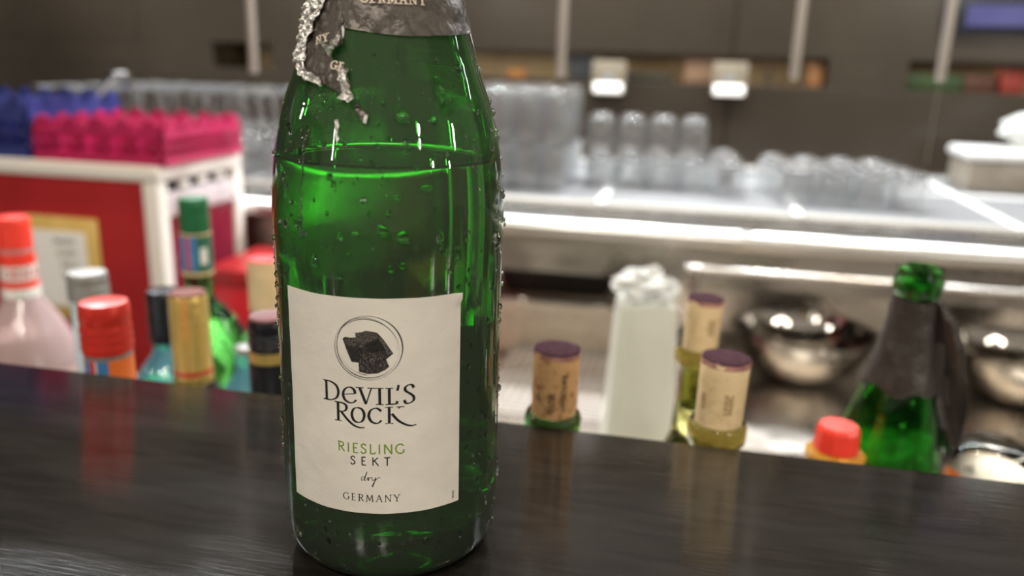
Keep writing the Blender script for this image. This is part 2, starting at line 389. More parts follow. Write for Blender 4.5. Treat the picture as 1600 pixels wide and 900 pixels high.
# tumblers, two tiers: middle cluster
def cluster(x0, dx, nc, y0, dy, nr, tiers, where, g, skew=0.0):
    for r in range(nr):
        for c in range(nc):
            for k in range(tiers if not callable(tiers) else tiers(r, c)):
                place('tumbler', tumbler_bm, (x0+c*dx+r*skew+rnd(.0006), y0+r*dy+rnd(.002), LB+k*.0885),
                      'tumbler %s, %s row, %s from left%s' % (where, ordw[r], ordw[c], ', upper tier' if k else ''), 'glass', g)
cluster(at(936, 290, 2.02).x, .0755, 4, 2.02, .084, 3, lambda r, c: 2 if r == 1 else 1, 'under the wall plates', 'tumblers below the beige wall plates', -.01)
cluster(at(1140, 290, 1.98).x, .08, 1, 1.98, .085, 4, 1, 'in the single line between clusters', 'tumblers in a single line', -.004)
cluster(at(1243, 300, 1.93).x, .079, 4, 1.93, .083, 4, 1, 'in the right-hand cluster', 'tumblers of the right cluster', -.012)
# wine glasses behind the racks
for r in range(6):
    for c in range(9):
        x = -1.60+c*.088+rnd(.003)-r*.0; y = 1.85+r*.088+rnd(.003)
        place('wine_glass', wine_bm, (x, y, LB), 'upside-down wine glass behind the racks, %s row from front, %s from left' % (ordw[r], ordw[c]), 'glass', 'wine glasses upside down behind the magenta rack')

# tub with crumpled plastic at the right
p = onz(1512, 240, HC+.006); p.y = 2.33
p = at(1560, 232, 2.36); 
t = thing('storage_tub', 'grey plastic tub with a white lid at the right end of the back counter', 'tub', (p.x+.06, 2.40, HC+.0065))
obj('body', bx(-.135, .135, -.09, .09, 0, .082, bev=.008), plast('grey_tub', (.22, .19, .15), .5), t)
obj('lid', bx(-.145, .145, -.10, .10, .083, .108, bev=.010), plast('white_lid', (.62, .61, .59), .4), t)
def crumple(rx, ry, rz, seed, n=4, amp=.35):
    bm = bmesh.new(); bmesh.ops.create_icosphere(bm, subdivisions=n, radius=1)
    for v in bm.verts:
        d = v.co.normalized(); f = 1+amp*(noise.noise(d*2.2+Vector((seed, 0, 0)))+.6*abs(noise.noise(d*5+Vector((0, seed, 0)))))
        v.co = Vector((d.x*rx, d.y*ry, d.z*rz))*f
    return bm
o = obj('crumpled_plastic_bag', crumple(.075, .05, .04, 3.1), M_wrap); o.location = (p.x+.09, 2.40, HC+.0065+.108+.050); put(o, 'crumpled clear plastic bag lying on the white tub lid', 'bag')

# ------------------------------------------------------------------ under the back counter
# tubular rail in front of the counter
RY = 1.47; a = at(1087, 414, RY); b = at(1600, 466, RY); rz = (a.z+b.z)/2
t = thing('steel_rail', 'long tubular steel rail in front of the lower shelf behind the green bottle', 'rail', (a.x, RY, BZ))
dz = rz-BZ
obj('tube', tube(crom([(0, 0, 0.0), (0, 0, dz-.05), (0, 0, dz-.012), (.012, 0, dz), (.06, 0, dz), (.9, 0, dz), (1.3, 0, dz)], 5), .0065, 12), M_steel, t)
obj('foot', lathe([(0, 0), (.015, 0), (.015, .004), (0, .004)], 16), M_steel, t)
# steel bowls
def bowl(px, label, dx=0):
    t = thing('mixing_bowl', label, 'bowl', (at(px, 545, 1.74).x+dx, 1.74, BZ), group='steel bowls on the lower shelf')
    o_ = [(0, 0), (.06, 0), (.09, .012), (.118, .040), (.134, .075), (.139, .098), (.147, .101), (.147, .1035), (.137, .1025)]
    i_ = [(.131, .075), (.115, .042), (.088, .015), (.06, .003), (0, .003)]
    obj('body', lathe(o_+i_, 48), M_chrome, t)
    bm = lathe([(.1455+.0025*math.cos(k/8*2*PI), .1025+.0025*math.sin(k/8*2*PI)) for k in range(9)], 48)
    obj('rim', bm, M_chrome, t)
bowl(1252, 'shiny steel bowl on the lower shelf left of the green bottle')
bowl(1600, 'shiny steel bowl on the lower shelf right of the green bottle, cut by the frame')
# perforated drainer
t = thing('perforated_drainer', 'pale perforated plastic drainer on the lower shelf behind the first cork', 'drainer', (at(790, 600, 1.5).x-.02, 1.33, BZ+.0005))
bm = bmesh.new(); W_, D_ = .30, .36; st = .017
for i in range(int(W_/st)+1): box(bm, i*st-.002, i*st+.002, 0, D_, .020, .024)
for j in range(int(D_/st)+1): box(bm, 0, W_, j*st-.002, j*st+.002, .0195, .0235)
obj('grid', bm, plast('drainer_grey', (.46, .42, .38), .5), t, smooth=False, kind='stuff')
obj('tray', bx(-.01, W_+.01, -.01, D_+.01, 0, .012, bev=.003), plast('drainer_tray', (.28, .24, .20), .5), t)
# shallow steel drawer/pan beyond it
t = thing('steel_container', 'beige steel food container with rolled rim on the lower shelf right of the big bottle', 'container', (at(868, 470, 1.74).x, 1.76, BZ))
obj('body', bx(-.145, .135, -.07, .12, 0, .125, bev=.012), plast('beige_steel', (.62, .53, .42), .3, .35), t)
obj('rim', bx(-.152, .142, -.077, .127, .1255, .131, bev=.002), M_chrome, t)
t = thing('steel_container', 'dark block for the shadowed opening behind the beige steel container', 'container', (at(880, 410, 1.9).x, 1.915, BZ))  # no real pan: dark block painted as the shade of an opening
obj('body', bx(-.15, .12, -.03, .06, 0, .20, bev=.006), plast('opening_shade', (.05, .04, .035), .4), t)

# ------------------------------------------------------------------ red cabinet with white frame, left
CX1, CY0, CY1, CT = -.906, 1.28, 1.565, -.0005
cab = thing('red_cabinet', 'red panelled cabinet with white frame carrying the blue and magenta racks', 'cabinet', (CX1, CY0, FL))
h_ = CT-FL
Wc = 1.25
obj('top', bx(-Wc, 0, 0, CY1-CY0, h_-.028, h_, bev=.006), M_white, cab)
obj('front_post', bx(-.034, -.002, .0, .03, 0, h_-.029, bev=.004), M_white, cab)
obj('rear_post', bx(-.032, -.002, CY1-CY0-.03, CY1-CY0, 0, h_-.029, bev=.004), M_white, cab)
obj('front_panel', bx(-Wc+.01, -.0345, .010, .022, .05, h_-.0295), M_red, cab)
sp = obj('side_panel', bx(-.022, -.010, .031, CY1-CY0-.031, .60, h_-.095), plast('dark_red_side', (.20, .012, .035), .3), cab, label='dark red side panel with pale lettering')
obj('side_rail', bx(-.024, -.004, .031, CY1-CY0-.031, h_-.094, h_-.050, bev=.003), plast('lilac_white', (.55, .50, .52), .4), cab)
obj('vent_slot', bx(-.028, -.012, .05, CY1-CY0-.05, h_-.049, h_-.030), M_capblack, cab)
for i in range(3):
    y = .07+.06*i; obj('slot_bar', bx(-.011, -.003, y, y+.03, h_-.046, h_-.033, bev=.002), M_white, cab)
obj('base_rail', bx(-.03, -.003, .031, CY1-CY0-.031, .56, .599, bev=.003), M_white, cab)

# ------------------------------------------------------------------ lettering: strokes swept with a broad nib
def gl(*s): return s
C_ = [(.80, .80), (.62, .95), (.44, .98), (.18, .84), (.06, .5), (.18, .16), (.44, .02), (.64, .05), (.82, .22)]
ROUND = [(.44, .98), (.18, .86), (.06, .5), (.18, .14), (.44, .02), (.70, .14), (.82, .5), (.70, .86), (.44, .98)]
GL = {  # width, strokes (kind, points, weight), serif feet (x, y)
 'D': (.90, [('l', [(.17, 0), (.17, 1)], 1), ('c', [(.05, .98), (.40, .98), (.72, .82), (.83, .5), (.72, .18), (.40, .02), (.05, .02)], 1)], [(.17, 0), (.17, 1)]),
 'e': (.88, [('l', [(.12, .50), (.80, .60)], .6), ('c', [(.80, .60), (.72, .86), (.46, .98), (.18, .82), (.06, .5), (.16, .18), (.42, .02), (.68, .05), (.86, .22)], 1)], []),
 'V': (.86, [('l', [(.10, 1), (.46, 0)], 1), ('l', [(.46, 0), (.78, 1)], .4)], [(.10, 1), (.78, 1)]),
 'I': (.34, [('l', [(.17, 0), (.17, 1)], 1)], [(.17, 0), (.17, 1)]),
 'L': (.62, [('l', [(.15, 0), (.15, 1)], 1), ('l', [(.15, .02), (.56, .02), (.60, .20)], 1)], [(.15, 1), (.15, 0)]),
 "'": (.20, [('l', [(.12, 1.06), (.05, .74)], .8)], []),
 'S': (.62, [('c', [(.52, .80), (.44, .95), (.28, .98), (.11, .86), (.12, .68), (.32, .53), (.50, .36), (.50, .15), (.30, .02), (.13, .04), (.05, .20)], 1)], []),
 'R': (.74, [('l', [(.15, 0), (.15, 1)], 1), ('c', [(.03, .98), (.38, .98), (.58, .88), (.60, .70), (.48, .55), (.15, .50)], 1), ('l', [(.34, .50), (.70, 0)], 1)], [(.15, 0), (.15, 1)]),
 'r': (.80, [('l', [(.15, 0), (.15, 1)], 1), ('c', [(.03, .98), (.38, .98), (.58, .88), (.60, .70), (.48, .55), (.15, .50)], 1), ('c', [(.32, .50), (.66, .10), (.98, -.16), (1.28, -.26), (1.52, -.24)], .95)], [(.15, 0), (.15, 1)]),
 'O': (.88, [('c', ROUND, 1)], []),
 'C': (.84, [('c', C_, 1)], []),
 'K': (.76, [('l', [(.15, 0), (.15, 1)], 1), ('l', [(.70, 1), (.18, .48)], .5), ('l', [(.30, .60), (.74, 0)], 1)], [(.15, 0), (.15, 1), (.70, 1)]),
 'k': (.76, [('l', [(.15, 0), (.15, 1)], 1), ('l', [(.78, 1), (.18, .50)], .5), ('c', [(.30, .60), (.62, .20), (.98, -.06), (1.34, -.20), (1.68, -.17)], 1)], [(.15, 0), (.15, 1), (.78, 1)]),
 'G': (.90, [('c', C_[:-1]+[(.78, .14)], 1), ('l', [(.80, .42), (.80, .08)], 1)], [(.80, .44)]),
 'E': (.64, [('l', [(.15, 0), (.15, 1)], 1), ('l', [(.15, .98), (.56, .98)], 1), ('l', [(.15, .52), (.48, .52)], 1), ('l', [(.15, .02), (.58, .02)], 1)], [(.15, 0), (.15, 1)]),
 'M': (1.05, [('l', [(.12, 0), (.20, 1)], .4), ('l', [(.20, 1), (.52, .12)], 1), ('l', [(.52, .12), (.84, 1)], .4), ('l', [(.84, 1), (.92, 0)], 1)], [(.12, 0), (.92, 0)]),
 'A': (.84, [('l', [(.08, 0), (.42, 1)], .4), ('l', [(.42, 1), (.78, 0)], 1), ('l', [(.20, .36), (.64, .36)], 1)], [(.08, 0), (.78, 0)]),
 'N': (.92, [('l', [(.14, 0), (.14, 1)], .4), ('l', [(.14, 1), (.78, 0)], 1), ('l', [(.78, 0), (.78, 1)], .4)], [(.14, 0), (.78, 1)]),
 'Y': (.80, [('l', [(.06, 1), (.40, .48)], 1), ('l', [(.74, 1), (.40, .48)], .4), ('l', [(.40, .48), (.40, 0)], 1)], [(.06, 1), (.74, 1), (.40, 0)]),
 'T': (.74, [('l', [(.37, 0), (.37, 1)], 1), ('l', [(.04, .98), (.70, .98)], 1)], [(.37, 0)]),
 '0': (.66, [('c', [(.32, .98), (.12, .84), (.06, .5), (.12, .16), (.32, .02), (.52, .16), (.58, .5), (.52, .84), (.32, .98)], 1)], []),
 '1': (.40, [('l', [(.06, .80), (.24, 1), (.24, 0)], 1)], []),
 '2': (.64, [('c', [(.06, .78), (.16, .95), (.34, .98), (.52, .84), (.50, .62), (.28, .32), (.06, .03)], 1), ('l', [(.06, .03), (.58, .03)], 1)], []),
 '8': (.64, [('c', [(.30, .53), (.12, .68), (.14, .90), (.30, .98), (.48, .90), (.48, .68), (.30, .53), (.08, .32), (.12, .08), (.30, .02), (.50, .08), (.54, .30), (.30, .53)], 1)], []),
 ' ': (.4, [], []),
 'd~': (.7, [('c', [(.42, .52), (.20, .55), (.05, .25), (.15, .02), (.40, .30), (.78, 1.25), (.50, .30), (.48, .02), (.62, .12)], 1)], []),
 'r~': (.5, [('c', [(-.08, .12), (.08, .45), (.14, .50), (.10, .25), (.12, .02), (.26, .40), (.44, .50), (.52, .42)], 1)], []),
 'y~': (.9, [('c', [(-.02, .42), (.04, .48), (.06, .20), (.18, .05), (.40, .30), (.50, .52), (.38, .0), (.12, -.75), (.05, -.60), (.40, .02), (.80, .50), (1.05, .48)], 1)], []),
}
def text2d(chars, height, thick, thin, serif=True, track=0.0, width=None, scales=None, xs=None, nib=.26):
    """returns quads [(4 points)] laid from x = 0 on baseline y = 0; width stretches the tracking"""
    quads = []; adv = []; x = 0
    sc = scales or [1]*len(chars)
    nat = sum(GL[c][0]*s for c, s in zip(chars, sc))*height
    if width is not None and len(chars) > 1: track = (width-nat)/(len(chars)-1)
    for i, (c, s) in enumerate(zip(chars, sc)):
        wd, strokes, ser = GL[c]; H = height*s
        ox = xs[i] if xs else x
        for kind, pts, wt in strokes:
            pp = [(p[0], p[1], 0) for p in pts]
            if kind == 'c': pp = crom(pp, 6)
            pp = [Vector((p[0]*H, p[1]*H)) for p in pp]
            if kind == 'l': segs = [[a, b] for a, b in zip(pp, pp[1:])]
            else: segs = [pp]
            for sg in segs:
                L = []; R = []
                for k, p in enumerate(sg):
                    d = sg[min(k+1, len(sg)-1)]-sg[max(k-1, 0)]
                    th = math.atan2(d.y, d.x); n = Vector((-d.y, d.x)).normalized()
                    ww = (thin+(thick-thin)*abs(math.sin(th-nib))**1.3)*(.45+.55*wt if thick > thin else 1)
                    if wt < .5 and thick > thin: ww = thin*1.25
                    L.append(p+n*ww/2); R.append(p-n*ww/2)
                for k in range(len(sg)-1): quads.append([(ox+q.x, q.y) for q in (L[k], L[k+1], R[k+1], R[k])])
        if serif:
            for sx_, sy_ in ser:
                hw = thick*1.35; yy = sy_*H; hh = thin*.9
                y0, y1 = (yy-hh/2, yy+hh/2)
                quads.append([(ox+sx_*H-hw, y0), (ox+sx_*H+hw, y0), (ox+sx_*H+hw, y1), (ox+sx_*H-hw, y1)])
        x += wd*H+track
    return quads
def inside(p, poly):
    c = False; n = len(poly)
    for i in range(n):
        (x0, y0), (x1, y1) = poly[i], poly[i-1]
        if (y0 > p[1]) != (y1 > p[1]) and p[0] < (x1-x0)*(p[1]-y0)/(y1-y0)+x0: c = not c
    return c
def quads_mesh(quads, fn, bm=None):
    bm = bm or bmesh.new()
    for q in quads: 
        try: bm.faces.new([bm.verts.new(fn(*p)) for p in q])
        except ValueError: pass
    return bm
def flat(name, bm, m, parent, label=None):
    me = bpy.data.meshes.new(name); bm.to_mesh(me); bm.free(); me.materials.append(m)
    o = bpy.data.objects.new(name, me); COL.objects.link(o); o.parent = parent
    if label: o['label'] = label
    return o

# ------------------------------------------------------------------ the sign on the cabinet
p0 = at(38, 492, CY0); p1 = at(146, 330, CY0)
t = thing('notice_sign', 'tan card with a white printed sheet fixed to the red cabinet front', 'sign', (p1.x, CY0, p0.z))
Wn, Hn = .15, at(140, 332, CY0).z-at(140, 492, CY0).z
obj('card', bx(-Wn, 0, .0035, .0095, 0, Hn, bev=.0028), M_tan, t)
sh = obj('sheet', bx(-Wn+.012, -.026, .0018, .0033, .026, Hn-.026), M_paper, t)
for i, s in enumerate(('RMARY', 'LGARY', 'ONLY', 'SOME')):
    q = text2d(list(s), .0095, .0022, .0022, False, .0015)
    mx = max(a[0] for f in q for a in f); zz = Hn-.050-i*.0215
    flat('lettering', quads_mesh(q, lambda x, y: (-.050-mx+x+.004, .0014, zz+y)), M_greyink, sh)
# pale lettering on the side panel
q = text2d(list('RMY'), .030, .006, .003, True, .002)
flat('lettering', quads_mesh(q, lambda x, y: (-.0085, .06+x, h_-.20+y+x*.35)), plast('pale_pink', (.62, .40, .42), .5), sp)

# ------------------------------------------------------------------ glass racks
def rack(name, label, m, x0, x1, y0, y1, z, H, n, nd):
    t = thing(name, label, 'glass rack', (x0, y0, z))
    W_, D_ = x1-x0, y1-y0; th = .004
    obj('base', bx(0, W_, 0, D_, 0, .006), m, t, smooth=False)
    def wall_(length, cells, put_):
        bm = bmesh.new(); st = length/cells
        rails = ((.0061, H*.20), (H*.36, H*.44), (H*.58, H*.80))
        for a, b in rails: box(bm, *put_(0, length), a, b)
        for i in range(cells*3+1):
            c = min(max(i*length/(cells*3), .002), length-.002)
            box(bm, *put_(c-.0018, c+.0018), H*.19, H*.60)
        for i in range(cells):      # scalloped top
            c = (i+.5)*st
            box(bm, *put_(c-st*.34, c+st*.34), H*.79, H*.93); box(bm, *put_(c-st*.20, c+st*.20), H*.92, H)
        return bm
    f = lambda yy: (lambda a, b: (a, b, yy, yy+th))
    g = lambda xx: (lambda a, b: (xx, xx+th, a, b))
    obj('side_wall', wall_(W_, n, f(0)), m, t, smooth=False); obj('side_wall', wall_(W_, n, f(D_-th)), m, t, smooth=False)
    obj('side_wall', wall_(D_, nd, g(0)), m, t, smooth=False); obj('side_wall', wall_(D_, nd, g(W_-th)), m, t, smooth=False)
    for i in range(1, n): obj('divider', bx(i*W_/n-.0012, i*W_/n+.0012, th+.001, D_-th-.001, .0062, H*.86), m, t, smooth=False)
    for j in range(1, nd): obj('cross_divider', bx(th+.001, W_-th-.001, j*D_/nd-.0012, j*D_/nd+.0012, .0062, H*.86), m, t, smooth=False)
xm0 = at(52, 230, CY0+.012).x; xm1 = at(256, 240, CY0+.012).x
rack('glass_rack', 'magenta plastic glass rack on the red cabinet, beside the blue rack', M_mag, xm0, xm1, CY0+.012, CY1-.012, CT, .078, 5, 5)
rack('glass_rack', 'dark blue plastic glass rack at the left end of the red cabinet', M_blue, xm0-.42, xm0-.006, CY0+.012, CY1-.012, CT, .112, 8, 5)
# faucet behind the blue rack
a = at(150, 150, 1.78); b = at(180, 120, 1.78); c = at(200, 119, 1.78)
t = thing('faucet', 'small steel faucet spout rising behind the blue rack', 'faucet', (a.x-.07, 1.78, HC+.0005))
L0 = Vector((a.x-.07, 1.78, HC+.0005))
obj('base', lathe([(0, 0), (.022, 0), (.022, .02), (.012, .03), (0, .03)], 24), M_chrome, t)
obj('spout', tube(crom([(0, 0, .028), (0, 0, .16), Vector(a)-L0, Vector(b)-L0+Vector((0, 0, .002)), Vector(c)-L0], 6), .0085, 14), M_chrome, t)
obj('aerator', tube([Vector(c)-L0+Vector((-.001, 0, -.011)), Vector(c)-L0+Vector((-.001, 0, -.028))], .011, 14), M_chrome, t)
# red crate below the counter between cabinet and bottle
t = thing('red_crate', 'bright red plastic crate under the back counter, left of the big bottle', 'crate', (at(412, 400, 1.46).x+.03, 1.46, BZ))
obj('body', bx(-.09, .14, -.10, .10, 0, .20, bev=.008), M_redbright, t)
obj('rim', bx(-.095, .145, -.105, .105, .2005, .235, bev=.006), M_red, t)

# ------------------------------------------------------------------ bar counter
EDGE = .421
bar = thing('bar_counter', 'dark brown-black bar counter with a glossy scratched top under the big bottle', 'counter', (0, 0, FL))
bt = obj('bar_top', bx(-2.2, 2.2, -.55, EDGE, -FL-.035, -FL, bev=.0015, seg=2), M_bar, bar)
obj('bar_front', bx(-2.2, 2.2, -.25, -.22, 0, -FL-.036), M_bar, bar, smooth=False)
obj('bar_inner_panel', bx(-2.2, 2.2, EDGE-.06, EDGE-.045, .45, -FL-.036), M_steelw, bar, smooth=False)
# speed rail: stepped shelf behind the bar
sr = thing('speed_rail', 'low steel bottle shelf behind the bar, holding the bottles', 'shelf', (0, 0, -.30))
obj('tray', bx(-1.2, .6, EDGE-.04, 1.02, -.012, 0), M_steelw, sr, smooth=False)
obj('front_lip', bx(-1.2, .6, 1.021, 1.03, -.012, .02), M_steelw, sr, smooth=False)
for x in (-1.15, .55): obj('leg', bx(x-.015, x+.015, .70, .73, FL+.30, -.013), M_steelw, sr, smooth=False)
SHZ = -.30

# ------------------------------------------------------------------ the sparkling wine bottle
BX, BY = -.1123, .3011
TH0 = math.atan2(-BY, -BX)                     # direction from the bottle's axis to the camera
PR = [(0, .037), (.003, .041), (.0075, .0428), (.014, .0438), (.022, .0442), (.04, .0442), (.078, .0440), (.1125, .0441), (.126, .0443), (.137, .0445),
      (.147, .0441), (.1545, .0435), (.1615, .0426), (.168, .0414), (.177, .0393), (.1825, .0377), (.187, .036), (.191, .0346), (.196, .0328), (.204, .0305), (.2135, .0280),
      (.225, .0245), (.24, .0207), (.26, .0176), (.28, .0155), (.296, .0146), (.297, .0165), (.304, .0165), (.3055, .0146), (.312, .0146), (.315, .0135)]
def rad(z):
    for (a, ra), (b, rb) in zip(PR, PR[1:]):
        if a <= z <= b: return ra+(rb-ra)*(z-a)/(b-a)
    return PR[-1][1]
def onb(phi, z, off=0):                        # phi in degrees, 0 faces the camera, positive to the right
    a = TH0+math.radians(phi); r = rad(z)+off
    return (r*math.cos(a), r*math.sin(a), z)
bot = thing('sparkling_wine_bottle', 'large wet green sparkling wine bottle with white label standing on the dark bar', 'bottle', (BX, BY, 0.0002))
zs = [p[1]*0+p[0] for p in PR]
fine = []
for (a, ra), (b, rb) in zip(PR, PR[1:]):
    for k in range(3): fine.append((ra+(rb-ra)*k/3, a+(b-a)*k/3))
fine.append((PR[-1][1], PR[-1][0]))
def smooth_prof(p, it=2):
    for _ in range(it):
        q = [p[0]]
        for i in range(1, len(p)-1): q.append(((p[i-1][0]+2*p[i][0]+p[i+1][0])/4, p[i][1]))
        q.append(p[-1]); p = q
    return p
low = smooth_prof([q for q in fine if q[1] < .294], 3)+[q for q in fine if q[1] >= .294]
inner = [(max(r-.0034, .0095), z) for r, z in low if z > .018 and z < .296]+[(.0092, .315)]
outer = [(0, .016), (.012, .0145), (.026, .005), (.031, 0.0), (.034, 0.0)]+low[1:]
obj('glass_body', lathe([(0, .0270), (.014, .0240), (.028, .0170), (.036, .0160)]+inner+outer[::-1], 96), G_green, bot, label='green glass body')
wl = .1600
win = [(r+.0004, z) for r, z in inner if z < wl]
rw = rad(wl)-.0030
obj('wine', lathe([(0, .0266), (.014, .0236), (.028, .0166), (.036, .0156)]+win+[(rw, wl+.0012), (rw-.0015, wl), (0, wl)], 96), M_wine, bot, label='pale sparkling wine filling two thirds')
# label
LP0, LP1, LZ0, LZ1 = -56.3, 33.9, .0330, .1162
bm = bmesh.new(); nx_, nz_ = 60, 40; g = []
for j in range(nz_+1):
    row = []
    for i in range(nx_+1):
        u, v = i/nx_, j/nz_
        wv = .00006*noise.noise(Vector((u*9, v*9, 0)))
        edge = .0004*noise.noise(Vector((u*7, 3.3, 0)))*(1 if j in (0, nz_) else 0)
        z = LZ0+(LZ1-LZ0)*v+edge*.5
        off = .00025+wv
        if u > .955 and v > .965: off += .0011*(u-.955)/.045     # lifted corner
        row.append(bm.verts.new(onb(LP0+(LP1-LP0)*u, z, off)))
    g.append(row)
for j in range(nz_):
    for i in range(nx_): bm.faces.new((g[j][i], g[j][i+1], g[j+1][i+1], g[j+1][i]))
bmesh.ops.recalc_face_normals(bm, faces=bm.faces[:])
bmesh.ops.solidify(bm, geom=bm.faces[:], thickness=-.00012)
lab = obj('label', bm, M_label, bot, label='off-white paper front label, slightly wet and wrinkled')
bm = bmesh.new(); g = [[bm.verts.new(onb(108+(132)*i/48, .030+.055*j/6, .0003)) for i in range(49)] for j in range(7)]
for j in range(6):
    for i in range(48): bm.faces.new((g[j][i], g[j][i+1], g[j+1][i+1], g[j+1][i]))
bmesh.ops.recalc_face_normals(bm, faces=bm.faces[:]); bmesh.ops.solidify(bm, geom=bm.faces[:], thickness=-.00012)
M_back = mat('added_back_paper', (.10, .095, .085), .6); vary(M_back, (.08, .076, .068), (.12, .114, .10), 60)  # unseen label, added to block light from behind the glass
obj('added_back_label', bm, M_back, bot, label='unseen dark back label added to darken the glass')
R0 = .0441; DEG = R0*PI/180                     # metres of arc per degree
def lmap(phi0, z0, layer=0): return lambda x, y: onb(phi0+x/DEG, z0+y, .00042+layer*.00005)
def write(chars, phi0, phi1, z0, H, thick, thin, m, serif=True, scales=None, name='lettering', xs=None, label=None):
    q = text2d(chars, H, thick, thin, serif, 0, None if xs else (phi1-phi0)*DEG, scales, xs)
    flat(name, quads_mesh(q, lmap(phi0, z0)), m, lab, label)
D7 = .0074
gx = [0, .0062, .0110, .0178, .0206, .0254, .0277]
write(list("DeVIL'S"), -33.4, 11.3, .0768, D7, .00105, .00040, M_ink, True, [1.0, .84, .84, .84, .84, .95, 1.0], xs=[.0000, .0076, .0136, .0203, .0238, .0272, .0296], label='large black brand lettering')
# apostrophe is drawn from its own baseline, so the word keeps the label's spacing
write(list('rOCk'), -27.2, 11, .0694, .0072, .00105, .00040, M_ink, True, [1.0, .84, .84, .88], xs=[0, .0060, .0122, .0189])
write(list('RIESLING'), -26.5, 5.6, .0574, .0038, .00052, .00052, M_green_ink, False, label='green lettering')
write(list('SEKT'), -20.2, -1.0, .0527, .0033, .00044, .00044, M_ink, False)
write(list('GERMANY'), -24.4, 3.2, .0380, .0028, .00036, .00018, M_ink, True)
q = text2d(['d~', 'r~', 'y~'], .0030, .00024, .00016, False, 0.0, None, None, [0, .0024, .0040])
flat('lettering', quads_mesh(q, lmap(-15.2, .0464)), M_ink, lab)
q = text2d(list('1810201'), .00075, .00014, .00014, False, .0001)
flat('lettering', quads_mesh(q, lambda x, y: onb(30.9-y/DEG, .0347+x, .00042)), M_ink, lab)
# emblem: scribbled rings around a dark rock
EC = (-10.7, .0980)
def emap(layer): return lambda x, y: onb(EC[0]+x/DEG, EC[1]+y, .00042+layer*.00004)
def ring(cx, cy, rx, ry, rot, w_, n=72, a0=0, a1=2*PI):
    out = []; pts = []
    for i in range(n+1):
        t_ = a0+(a1-a0)*i/n; x, y = rx*math.cos(t_), ry*math.sin(t_)
        wv = w_*(.55+.45*math.sin(t_*2+rot*5))
        pts.append((cx+x*math.cos(rot)-y*math.sin(rot), cy+x*math.sin(rot)+y*math.cos(rot), math.cos(t_+rot), math.sin(t_+rot), wv))
    for a, b in zip(pts, pts[1:]):
        out.append([(a[0]-a[2]*a[4]/2, a[1]-a[3]*a[4]/2), (a[0]+a[2]*a[4]/2, a[1]+a[3]*a[4]/2), (b[0]+b[2]*b[4]/2, b[1]+b[3]*b[4]/2), (b[0]-b[2]*b[4]/2, b[1]-b[3]*b[4]/2)])
    return out
q = ring(0, 0, .0122, .0119, .1, .00028)+ring(.0003, .0001, .0116, .0117, .5, .00020)+ring(-.0004, -.0002, .0113, .0108, -.4, .00030)+ring(-.0006, .0006, .0109, .0104, -.7, .00020, a0=.6, a1=5.4)
emb = flat('emblem_ring', quads_mesh(q, emap(0)), M_ink, lab, 'thin scribbled black circles')
K = .0000597
def pm(pts): return [((x-595)*K, -(y-430)*K) for x, y in pts]
def poly_faces(pts, inner=7e-4):
    out = []
    for a, b in zip(pts, pts[1:]+pts[:1]):
        k = max(1, int(math.hypot(b[0]-a[0], b[1]-a[1])/.0007)); out += [(a[0]+(b[0]-a[0])*i/k, a[1]+(b[1]-a[1])*i/k) for i in range(k)]
    vs = [Vector(p) for p in out]; n = len(vs)
    x0, x1 = min(p[0] for p in pts), max(p[0] for p in pts); y0, y1 = min(p[1] for p in pts), max(p[1] for p in pts)
    for i in range(int((x1-x0)/inner)):
        for j in range(int((y1-y0)/inner)):
            p = (x0+(i+.5)*inner, y0+(j+.5)*inner)
            if inside(p, out): vs.append(Vector(p))
    ed = [(i, (i+1) % n) for i in range(n)]
    r = delaunay_2d_cdt(vs, ed, [], 1, 1e-7); return [[tuple(r[0][i]) for i in f] for f in r[2]]
rock = [(443, 382), (458, 368), (490, 370), (525, 366), (521, 338), (556, 332), (585, 321), (628, 326), (652, 332), (668, 350), (690, 378), (742, 460), (712, 486), (700, 497), (718, 543), (690, 565), (650, 585), (596, 590), (540, 580), (538, 522), (495, 520), (465, 445), (452, 405)]
for nm, pts, col, ly in (('emblem_rock', rock, (.040, .034, .030), 1),
        ('emblem_rock', [(450, 384), (524, 370), (524, 342), (585, 326), (650, 338), (655, 362), (575, 405), (568, 428), (470, 420)], (.095, .082, .070), 2),
        ('emblem_rock', [(655, 350), (668, 356), (735, 458), (712, 470), (690, 420), (660, 372)], (.13, .115, .10), 2),
        ('emblem_rock', [(478, 432), (560, 436), (545, 510), (500, 512)], (.028, .024, .021), 2),
        ('emblem_rock', [(590, 405), (655, 372), (700, 440), (640, 450), (600, 470)], (.020, .017, .015), 2)):
    m_ = mat('printed_rock', col, .6); vary(m_, tuple(c*.15 for c in col), tuple(c*1.2 for c in col), 2200, lo=.4, hi=.6)
    flat(nm, quads_mesh(poly_faces(pm(pts)), emap(ly)), m_, lab)
q = []
for i in range(95):                              # light hatching of the mane
    x = 545+random.random()*165; y = 455+random.random()*118
    if x < 600 and y < 500 and x > 585: continue
    if x > 690 and (y < 500 or y > 560): continue
    L_ = 10+random.random()*14; an = math.radians(-75 if x < 590 else -55-(x-600)*.5+random.uniform(-18, 18))
    a = Vector(((x-595)*K, -(y-430)*K)); d = Vector((math.cos(an), math.sin(an)))*L_*K; n_ = Vector((-d.y, d.x)).normalized()*.9*K
    q.append([tuple(a+n_), tuple(a+d), tuple(a-n_), tuple(a-d*.2)])
m_ = mat('printed_hatch', (.22, .19, .16), .6); vary(m_, (.14, .12, .10), (.34, .30, .26), 900)
flat('emblem_hatching', quads_mesh(q, emap(3)), m_, lab)

